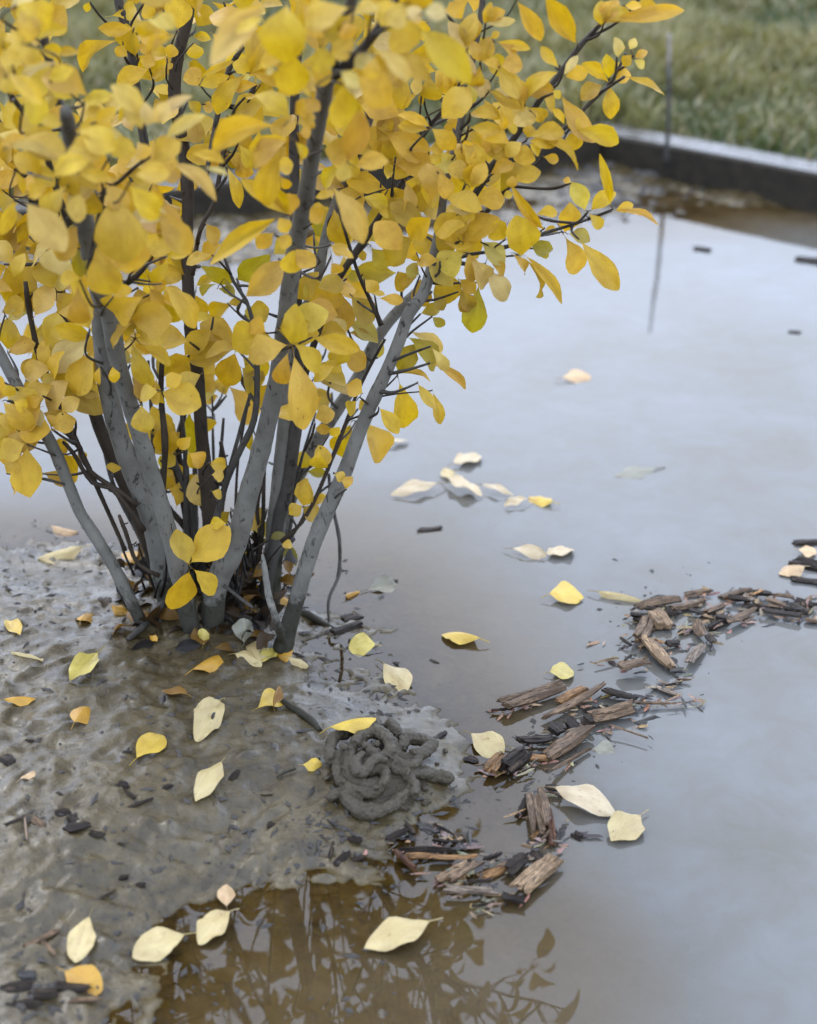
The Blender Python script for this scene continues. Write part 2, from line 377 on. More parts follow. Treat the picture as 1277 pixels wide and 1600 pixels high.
# grass blades: one mass
def grass():
    N = 95000
    t = RNG.random(N); Y = 2.9 * (11/2.9)**(t**1.0); X = (RNG.random(N)*2-1) * .42 * Y * 1.25
    ok = ((side(corner, cR, X, Y) > .0) | (side(cL, corner, X, Y) > .0))
    dr = side(corner, cR, X, Y)/6.0; dl = side(cL, corner, X, Y)/9.0
    ok &= (np.maximum(dr, dl) > .07)
    X, Y = X[ok], Y[ok]; n = len(X)
    clump = fbm(X*3, Y*3, 3, 71); cl2 = fbm(X*.9+5, Y*.9, 2, 75)
    Hh = (.028 + .028*RNG.random(n)) * (1 + .7*np.clip(clump, -.6, 1)) * (1+.05*Y)
    ang = RNG.random(n)*2*np.pi; lean = (.3 + .9*RNG.random(n)) * Hh
    w = (.0022 + .002*RNG.random(n)) * (1+.16*Y)
    dx, dy = np.cos(ang), np.sin(ang); sx, sy = -dy, dx
    fa = RNG.random(n)*np.pi; sx, sy = np.cos(fa), np.sin(fa)
    z0 = np.full(n, LZ-.002)
    V = np.zeros((n, 5, 3))
    V[:, 0] = np.stack([X - sx*w, Y - sy*w, z0], -1); V[:, 1] = np.stack([X + sx*w, Y + sy*w, z0], -1)
    mx, my = X + dx*lean*.35, Y + dy*lean*.35
    V[:, 2] = np.stack([mx + sx*w*.8, my + sy*w*.8, z0+Hh*.62], -1); V[:, 3] = np.stack([mx - sx*w*.8, my - sy*w*.8, z0+Hh*.62], -1)
    V[:, 4] = np.stack([X + dx*lean, Y + dy*lean, z0 + Hh], -1)
    b = np.arange(n)[:, None]*5
    T = np.concatenate([b+[0, 1, 2], b+[0, 2, 3], b+[3, 2, 4]], 0)
    me = np_mesh('grass', V.reshape(-1, 3), T, False)
    a = me.color_attributes.new('tint', 'FLOAT_COLOR', 'POINT')
    k = np.clip(.5 + .45*clump + .35*cl2 + .35*(RNG.random(n)-.5) , 0, 1)[:, None]
    g1 = np.array([.045, .070, .022]); g2 = np.array([.20, .175, .055]); C = g1*(1-k) + g2*k
    C = np.where(RNG.random(n)[:, None] < .12, np.array([.25, .21, .11]), C)
    C = np.repeat(np.hstack([C, np.ones((n, 1))])[:, None], 5, 1)
    a.data.foreach_set('color', C.astype(np.float32).ravel())
    m, nt, out = new_mat('grass_blades'); g = NT(nt)
    c = g.n('ShaderNodeAttribute', attribute_name='tint').outputs['Color']
    p = g.n('ShaderNodeBsdfPrincipled', Roughness=.5); g.l(c, p.inputs['Base Color'])
    tr = g.n('ShaderNodeBsdfTranslucent'); g.l(c, tr.inputs['Color']); ms = g.n('ShaderNodeMixShader'); ms.inputs[0].default_value = .35
    g.l(p.outputs[0], ms.inputs[1]); g.l(tr.outputs[0], ms.inputs[2]); g.l(ms.outputs[0], out.inputs['Surface'])
    tag(link('grass', me, m), 'short yellow-green grass growing behind the dark edging', 'grass', kind='stuff')
grass()

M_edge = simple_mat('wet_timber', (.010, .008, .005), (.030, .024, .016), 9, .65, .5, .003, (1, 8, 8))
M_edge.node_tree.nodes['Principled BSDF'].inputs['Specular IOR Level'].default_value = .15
M_edge_top = simple_mat('timber_film_and_sky_light', (.03, .027, .022), (.07, .062, .052), 9, .14, .3, .002, (1, 4, 4), .38)  # glossy water film; the lighter colour paints sky brightness onto the board top
def beam(name, a, b, nrm, label):
    L = (b-a).length; d = (b-a).normalized(); n = int(L/.05)
    V = []; F = []
    prof = [(0, -.10), (0, -.006), (.006, 0), (Wd-.006, 0), (Wd, -.006), (Wd, -.10)]
    for i in range(n+1):
        s = i/n; wob = .004*math.sin(s*L*2.1) + .002*math.sin(s*L*9); wz = .003*math.sin(s*L*1.3+1)
        for q, z in prof:
            p = a + d*(L*s) + nrm*(q + wob - Wd*.5); V.append((p.x, p.y, .070 + z + wz))
    k = len(prof)
    for i in range(n):
        for j in range(k-1): F.append((i*k+j, (i+1)*k+j, (i+1)*k+j+1, i*k+j+1))
    F.append(tuple(range(k))); F.append(tuple(range(n*k, n*k+k)))
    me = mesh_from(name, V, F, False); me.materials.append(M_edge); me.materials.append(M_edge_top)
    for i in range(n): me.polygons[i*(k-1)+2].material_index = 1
    o = link(name, me)
    return tag(o, label, 'edging board', 'edging boards round the flooded bed')
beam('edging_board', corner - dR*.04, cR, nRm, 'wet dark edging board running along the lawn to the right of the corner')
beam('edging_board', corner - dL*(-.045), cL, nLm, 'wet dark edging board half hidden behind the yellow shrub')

# ------------------------------------------------------------------ tubes
def smooth_path(P, step=.008):
    P = [Vector(p) for p in P]; out = []
    n = len(P)
    for i in range(n-1):
        p0 = P[max(i-1, 0)]; p1 = P[i]; p2 = P[i+1]; p3 = P[min(i+2, n-1)]
        k = max(2, int((p2-p1).length/step))
        for j in range(k):
            t = j/k
            out.append((.5*((2*p1) + (p2-p0)*t + (2*p0-5*p1+4*p2-p3)*t*t + (3*p1-p0-3*p2+p3)*t**3), i+t))
    out.append((P[-1], n-1.0)); return out
def tube(V, F, P, Rr, sides=10, step=.008, rough=.05, cap=True, knots=0.0):
    sp = smooth_path(P, step); b0 = len(V); ph = random.random()*9
    prev = None
    for k, (p, t) in enumerate(sp):
        i = min(int(t), len(Rr)-2) if len(Rr) > 1 else 0; f = t - i
        r = Rr[i]*(1-f) + Rr[min(i+1, len(Rr)-1)]*f
        tan = (sp[min(k+1, len(sp)-1)][0] - sp[max(k-1, 0)][0]).normalized()
        if prev is None:
            a = tan.orthogonal().normalized()
        else:
            a = (prev - tan*prev.dot(tan)).normalized()
        prev = a; b = tan.cross(a)
        r *= 1 + knots*max(0, math.sin(k*.33+ph))**14
        for s in range(sides):
            th = 2*math.pi*s/sides
            rr = r*(1 + rough*(math.sin(th*2+k*.11+ph)*.6 + (random.random()-.5)))
            V.append(p + a*(math.cos(th)*rr) + b*(math.sin(th)*rr))
    m = len(sp)
    for k in range(m-1):
        for s in range(sides):
            F.append((b0+k*sides+s, b0+k*sides+(s+1) % sides, b0+(k+1)*sides+(s+1) % sides, b0+(k+1)*sides+s))
    if cap:
        F.append(tuple(b0+(m-1)*sides+s for s in range(sides))); F.append(tuple(b0+s for s in range(sides))[::-1])

# ------------------------------------------------------------------ the shrub's stems (traced points: photo px, photo py, radius px)
YB = at_z(350, 975, .03).y
def S(pts, lean, q=2, mat='g', kind='stem', yb=None, sink=True): return dict(pts=pts, lean=lean, q=q, mat=mat, kind=kind, yb=yb, sink=sink)
STEMS = [
 S([(270,969,21),(254,893,20),(237,813,20),(207,737,19),(182,665,18),(165,589,17),(158,520,15),(150,440,14),(140,360,12),(120,270,10),(95,170,9),(70,60,8),(50,-80,6),(30,-220,4)], -.22),
 S([(302,999,17),(279,889,17),(254,796,16),(228,711,16),(203,631,16),(186,572,16),(169,486,16),(146,423,16),(134,360,16),(122,300,16),(113,240,15),(106,190,14),(102,172,11)], -.34),
 S([(332,990,21),(338,914,21),(368,851,20),(389,770,19),(406,711,18),(423,640,18),(440,555,17),(457,414,16),(474,330,16),(490,233,15),(507,148,15),(521,90,14),(545,20,12),(560,-80,10),(575,-220,6)], -.26),
 S([(423,930,18),(428,860,17),(435,780,16),(441,720,16),(447,650,15),(450,590,14),(456,520,12),(490,457,9),(507,380,9),(517,342,9),(539,281,9),(566,219,9),(579,175,8),(596,114,7),(612,30,6),(622,-80,4)], .02),
 S([(420,900,12),(438,800,13),(450,754,13),(461,669,13),(470,600,12),(463,480,11),(462,380,11),(460,270,10),(461,150,9),(470,20,8),(480,-120,5)], .10, mat='m', yb=.07),
 S([(428,890,13),(440,840,12),(460,760,12),(492,696,12),(532,632,12),(560,588,11),(592,524,11),(624,484,11),(652,456,10)], .04),
 S([(460,950,15),(480,880,15),(500,824,14),(536,744,14),(560,680,13),(580,632,13),(604,580,12),(624,532,12),(640,488,12),(660,462,12),(672,425,10),(682,380,8),(689,338,8),(697,285,7),(711,232,7),(724,175,7),(732,123,6),(746,57,6),(754,4,6),(764,-100,4)], -.01, yb=-.02),
 S([(335,905,15),(328,813,14),(323,754,13),(315,677,12),(309,585,12),(298,512,12),(292,380,12),(294,317,12),(288,237,12),(275,169,12),(273,127,12),(279,85,11),(296,13,10),(310,-90,7),(320,-230,4)], .10, mat='d', yb=.05),
 S([(211,952,12),(182,893,12),(144,830,12),(127,804,11),(106,754,11),(85,703,11),(59,656,11),(38,622,11),(4,560,10),(-40,470,9),(-80,340,7),(-120,200,5)], .0, yb=-.01),
 S([(262,930,15),(215,800,14),(178,720,13),(155,665,13),(135,600,12),(101,482,11),(70,380,10),(45,290,9),(21,250,9),(-15,160,8),(-40,20,6)], .06, mat='d', yb=.05),
 # thinner, off the main stems
 S([(672,425,8),(705,370,7),(746,298,7),(768,263,7),(807,211,7),(842,158,6),(873,118,6),(908,70,6),(939,38,4)], -.02, 1, 'm', 'branch', -.02, False),
 S([(690,400,5),(750,342,5),(789,298,5),(825,259,5),(877,206,4),(934,149,4),(956,127,3),(978,83,3)], .0, 1, 'm', 'branch', .0, False),
 S([(668,440,5),(720,402,4),(781,390,3),(851,364,3),(895,351,3),(956,329,2.5)], .02, 1, 'm', 'branch', -.02, False),
 S([(596,508,4.5),(583,478,4),(561,430,3.5),(544,377,3),(530,330,2.5)], .02, 1, 'd', 'branch', .0, False),
 S([(470,610,7),(490,540,6),(522,452,6),(544,412,6),(566,381,6),(610,311,5),(636,272,5),(662,211,4.5),(693,171,4),(715,140,3),(730,80,2.5)], .08, 1, 'd', 'branch', .04, False),
 S([(300,430,5),(313,359,4),(334,317,4),(347,254,4.5),(359,195,6),(385,160,6),(400,130,4)], .10, 1, 'd', 'branch', .04, False),
 S([(318,300,4),(338,190,5),(359,106,5),(383,68,4),(395,10,3)], .15, 1, 'm', 'branch', .05, False),
 S([(240,300,8),(222,200,8),(211,123,8),(203,63,8),(186,4,7),(175,-80,5)], .12, 1, 'm', 'branch', .12, False),
 S([(146,440,8),(100,330,7),(63,216,6),(17,148,5),(-20,80,4)], -.12, 1, 'd', 'branch', -.14, False),
 S([(138,420,5),(157,330,5),(162,300,5),(185,285,4),(210,262,4),(236,243,3.5)], -.10, 1, 'd', 'branch', -.22, False),
 S([(521,120,9),(545,100,9),(570,72,9),(601,30,8),(640,-30,6),(680,-110,4)], -.05, 1, 'd', 'branch', -.24, False),
 S([(334,830,6),(351,762,6),(372,711,6),(397,656,6),(402,585,5),(398,520,4),(385,470,3.5),(365,440,3),(350,400,2.5)], .05, 1, 'm', 'branch', .02, False),
 S([(343,800,4),(360,730,4),(380,656,4),(396,600,3)], .05, 1, 'm', 'branch', .06, False),
 S([(440,846,5),(472,816,4),(496,772,4),(524,704,4),(544,652,3.5),(560,610,3),(585,560,3),(602,530,2.5)], .03, 1, 'd', 'branch', .05, False),
 S([(225,830,5),(203,796,5),(173,762,5),(144,754,4),(114,707,4),(98,690,3)], -.02, 1, 'd', 'branch', .0, False),
 S([(215,790,4.5),(190,770,4.5),(140,735,4),(125,700,5),(106,677,5),(85,665,4)], -.02, 1, 'd', 'branch', -.0, False),
 S([(250,900,4),(215,880,4),(196,830,4),(186,805,3)], .0, 1, 'd', 'branch', -.01, False),
 S([(196,860,4),(80,600,6),(62,560,6),(45,480,5),(40,440,4)], .02, 1, 'd', 'branch', .03, False),
 S([(160,500,6),(190,450,5),(215,430,5),(235,405,4),(250,370,3.5)], -.04, 1, 'd', 'branch', -.1, False),
 S([(252,800,5),(258,700,6),(252,620,6),(254,560,5),(262,500,4)], .04, 1, 'd', 'branch', .03, False),
 S([(300,860,7),(282,760,7),(262,690,6),(246,640,5)], .08, 1, 'd', 'branch', .08, False),
 S([(290,880,7),(292,780,6),(278,700,6),(290,640,5),(300,590,4)], .08, 1, 'd', 'branch', .1, False),
 S([(310,900,6),(300,800,6),(280,740,5),(262,690,4)], .08, 1, 'm', 'branch', .06, False),
 S([(330,880,6),(345,800,6),(352,740,5),(345,690,4)], .08, 1, 'd', 'branch', .09, False),
 S([(360,900,6),(335,830,5),(300,760,4),(276,700,3.5)], .08, 1, 'd', 'branch', .10, False),
 S([(380,930,5),(400,850,5),(392,800,4),(372,770,3)], .08, 1, 'd', 'branch', .10, False),
 S([(250,960,6),(240,880,6),(224,800,5),(214,700,4),(205,620,3)], .05, 1, 'd', 'branch', .05, False),
]
_r = random.Random(11)
for _k in range(16):
    x0 = _r.uniform(235, 425); x1 = x0 + (x0-330)*_r.uniform(.2, .9) + _r.uniform(-40, 40); y1 = _r.uniform(560, 760); rr = _r.uniform(3, 7)
    STEMS.append(S([(x0, _r.uniform(900, 950), rr*1.2), (x0*.65+x1*.35+_r.uniform(-8, 8), 840, rr), (x0*.3+x1*.7+_r.uniform(-10, 10), (y1+840)/2, rr*.85), (x1, y1, rr*.5)], .10, 1, _r.choice('ddm'), 'branch', _r.uniform(.03, .14), True))
shrub = bpy.data.objects.new('shrub', None); COL.objects.link(shrub)
shrub.location = at_y(340, 985, YB); shrub.location.z = .02
tag(shrub, 'tall many-stemmed shrub with bright yellow autumn leaves rising from the mud', 'shrub')
bpy.context.view_layer.update()
SHI = Matrix.Translation(-shrub.location)
def add_part(name, me, mat): 
    me.transform(SHI); return link(name, me, mat, shrub)
samples = []     # (px, py, Y, r_px, point)
for s in STEMS:
    pts = s['pts']; top = pts[0][1]; span = 950.0
    yb = YB + (s['yb'] or 0)
    if s['kind'] == 'stem' and s['yb'] is None: yb = at_z(pts[0][0], pts[0][1]+2, .02).y
    P = []; Rr = []
    for (x, y, r) in pts:
        Y = yb + s['lean'] * (max(top - y, 0)/span if s['q'] == 1 else (max(top - y, 0)/span)**2)
        p = at_y(x, y, Y); P.append(p); Rr.append(r*px_size(p)*.84)
    for i in range(len(pts)-1):
        for k in range(10):
            t = k/10; p = P[i].lerp(P[i+1], t)
            samples.append((pts[i][0]*(1-t)+pts[i+1][0]*t, pts[i][1]*(1-t)+pts[i+1][1]*t, p.y, pts[i][2], p, s['kind']))
    if s['sink']:
        P.insert(0, P[0] + (P[0]-P[1]).normalized()*.05); Rr.insert(0, Rr[0]*1.25)
    V = []; F = []; big = Rr[1] > .006
    tube(V, F, P, Rr, 14 if big else 8, .007 if big else .009, .06 if big else .10, knots=.10 if big else .25)
    # short side stubs and buds
    for k in range(len(P)//2 if not big else len(P)//2):
        i = random.randrange(1, len(P)-1) if len(P) > 2 else 0
        q = P[i].lerp(P[i+1], random.random()); d = Vector((random.uniform(-1, 1), random.uniform(-.8, .3), random.uniform(.1, .9))).normalized()
        ln = Rr[i] + random.uniform(.002, .006); rr = min(.0018, Rr[i]*.5)
        tube(V, F, [q, q+d*ln*.7, q+d*ln+Vector((0, 0, .001))], [rr, rr*.8, rr*.5], 5, .01, .1)
    mm = {'g': M_grey, 'd': M_dark, 'm': M_mid}[s['mat']]
    o = add_part(s['kind'], mesh_from(s['kind'], V, F), mm)

# ------------------------------------------------------------------ leaves
def leaf_mesh(name, kind, pet, seed, nx=9, ny=4):
    rd = random.Random(seed); V = []; F = []
    fold = rd.uniform(.05, .35); arch = rd.uniform(-.05, .32); wav = rd.uniform(.008, .045); tw = rd.uniform(-.5, .5); sick = rd.uniform(-.34, .34)
    pk = rd.uniform(.50, .64); po = rd.uniform(.58, .74); tipx = rd.uniform(.0, .42)
    if kind == 'curl': fold = -rd.uniform(.25, .6); arch = rd.uniform(.06, .15); sick = rd.uniform(-.3, .3)
    if kind == 'flat': fold = rd.uniform(-.1, .28); arch = rd.uniform(-.02, .12); wav = rd.uniform(.015, .05); tw = rd.uniform(-.22, .22)
    if kind == 'round': fold = rd.uniform(.03, .15); po = .55; tipx = 0; arch = rd.uniform(0, .08)
    x0 = pet
    def zf(t): return arch*4*t*(1-t)
    def wf(u):
        a = u**(math.log(.5)/math.log(pk)); w = math.sin(math.pi*a)**po
        w *= 1 - (.50 if kind != 'round' else .1)*(1-min(u/.40, 1))**1.5      # wedge-shaped foot
        if u > .72: w *= 1 - tipx*.6*((u-.72)/.28)**1.2
        return w*.5
    notch = [(rd.uniform(.25, .85), rd.choice((-1, 1)), rd.uniform(.05, .16)) for _ in range(rd.choice((0, 0, 1, 2) if nx > 9 else (0, 0, 0, 1)))]
    for i in range(nx+1):
        u = .5 - .5*math.cos(math.pi*i/nx); u = u*.75 + (i/nx)*.25
        t = x0 + (1-x0)*u
        w = wf(min(max(u, .004), .997))
        for j in range(ny+1):
            s = (j/ny*2-1)
            ww = w
            for (nu, ns, nd) in notch:
                if s*ns > .9: ww *= 1 - nd*math.exp(-((u-nu)/.07)**2)
            ww *= 1 + .035*math.sin(u*19+seed+s)*abs(s)
            y = ww*s + sick*(4*t*(1-t))*.35
            yy = ww*s
            z = zf(t) + fold*abs(yy)*(.9 if kind != 'curl' else 1.2) + wav*math.sin(u*11+s*3+seed)*abs(s)*min(1, w*4) + tw*yy*u
            if kind == 'curl': y = yy*.78 + sick*(4*t*(1-t))*.35
            V.append((t, y, z))
    for i in range(nx):
        for j in range(ny):
            a = i*(ny+1)+j; F.append((a, a+ny+1, a+ny+2, a+1))
    pr_ = .010 if pet < .15 else .013; b0 = len(V); ns = 3; kinkz = rd.uniform(-.03, .05); kinky = rd.uniform(-.05, .05)
    for i in range(ns+1):
        t = i/ns*pet*1.15; f = 1-i/ns
        for q in range(3):
            th = q*2.094; V.append((t, math.cos(th)*pr_ + kinky*f*f + sick*(4*t*(1-t))*.35, zf(t) + math.sin(th)*pr_ + kinkz*f*f))
    for i in range(ns):
        for q in range(3):
            F.append((b0+i*3+q, b0+i*3+(q+1) % 3, b0+(i+1)*3+(q+1) % 3, b0+(i+1)*3+q))
    return mesh_from(name, V, F)
LV = [leaf_mesh('leaf', 'norm', .10, k) for k in range(26)]
LVR = [leaf_mesh('leaf', 'round', .10, 50+k) for k in range(4)]
for me in LV + LVR: me.materials.append(M_leaf)
CAMP = Vector((0, 0, CAM_H))
def leaf_frame(b, t, wid, nhint):
    X = t - b; L = X.length; X.normalize()
    Zv = (nhint - X*nhint.dot(X)).normalized(); Yv = Zv.cross(X)
    return Matrix(((X.x*L, Yv.x*wid, Zv.x*L, b.x), (X.y*L, Yv.y*wid, Zv.y*L, b.y), (X.z*L, Yv.z*wid, Zv.z*L, b.z), (0, 0, 0, 1)))

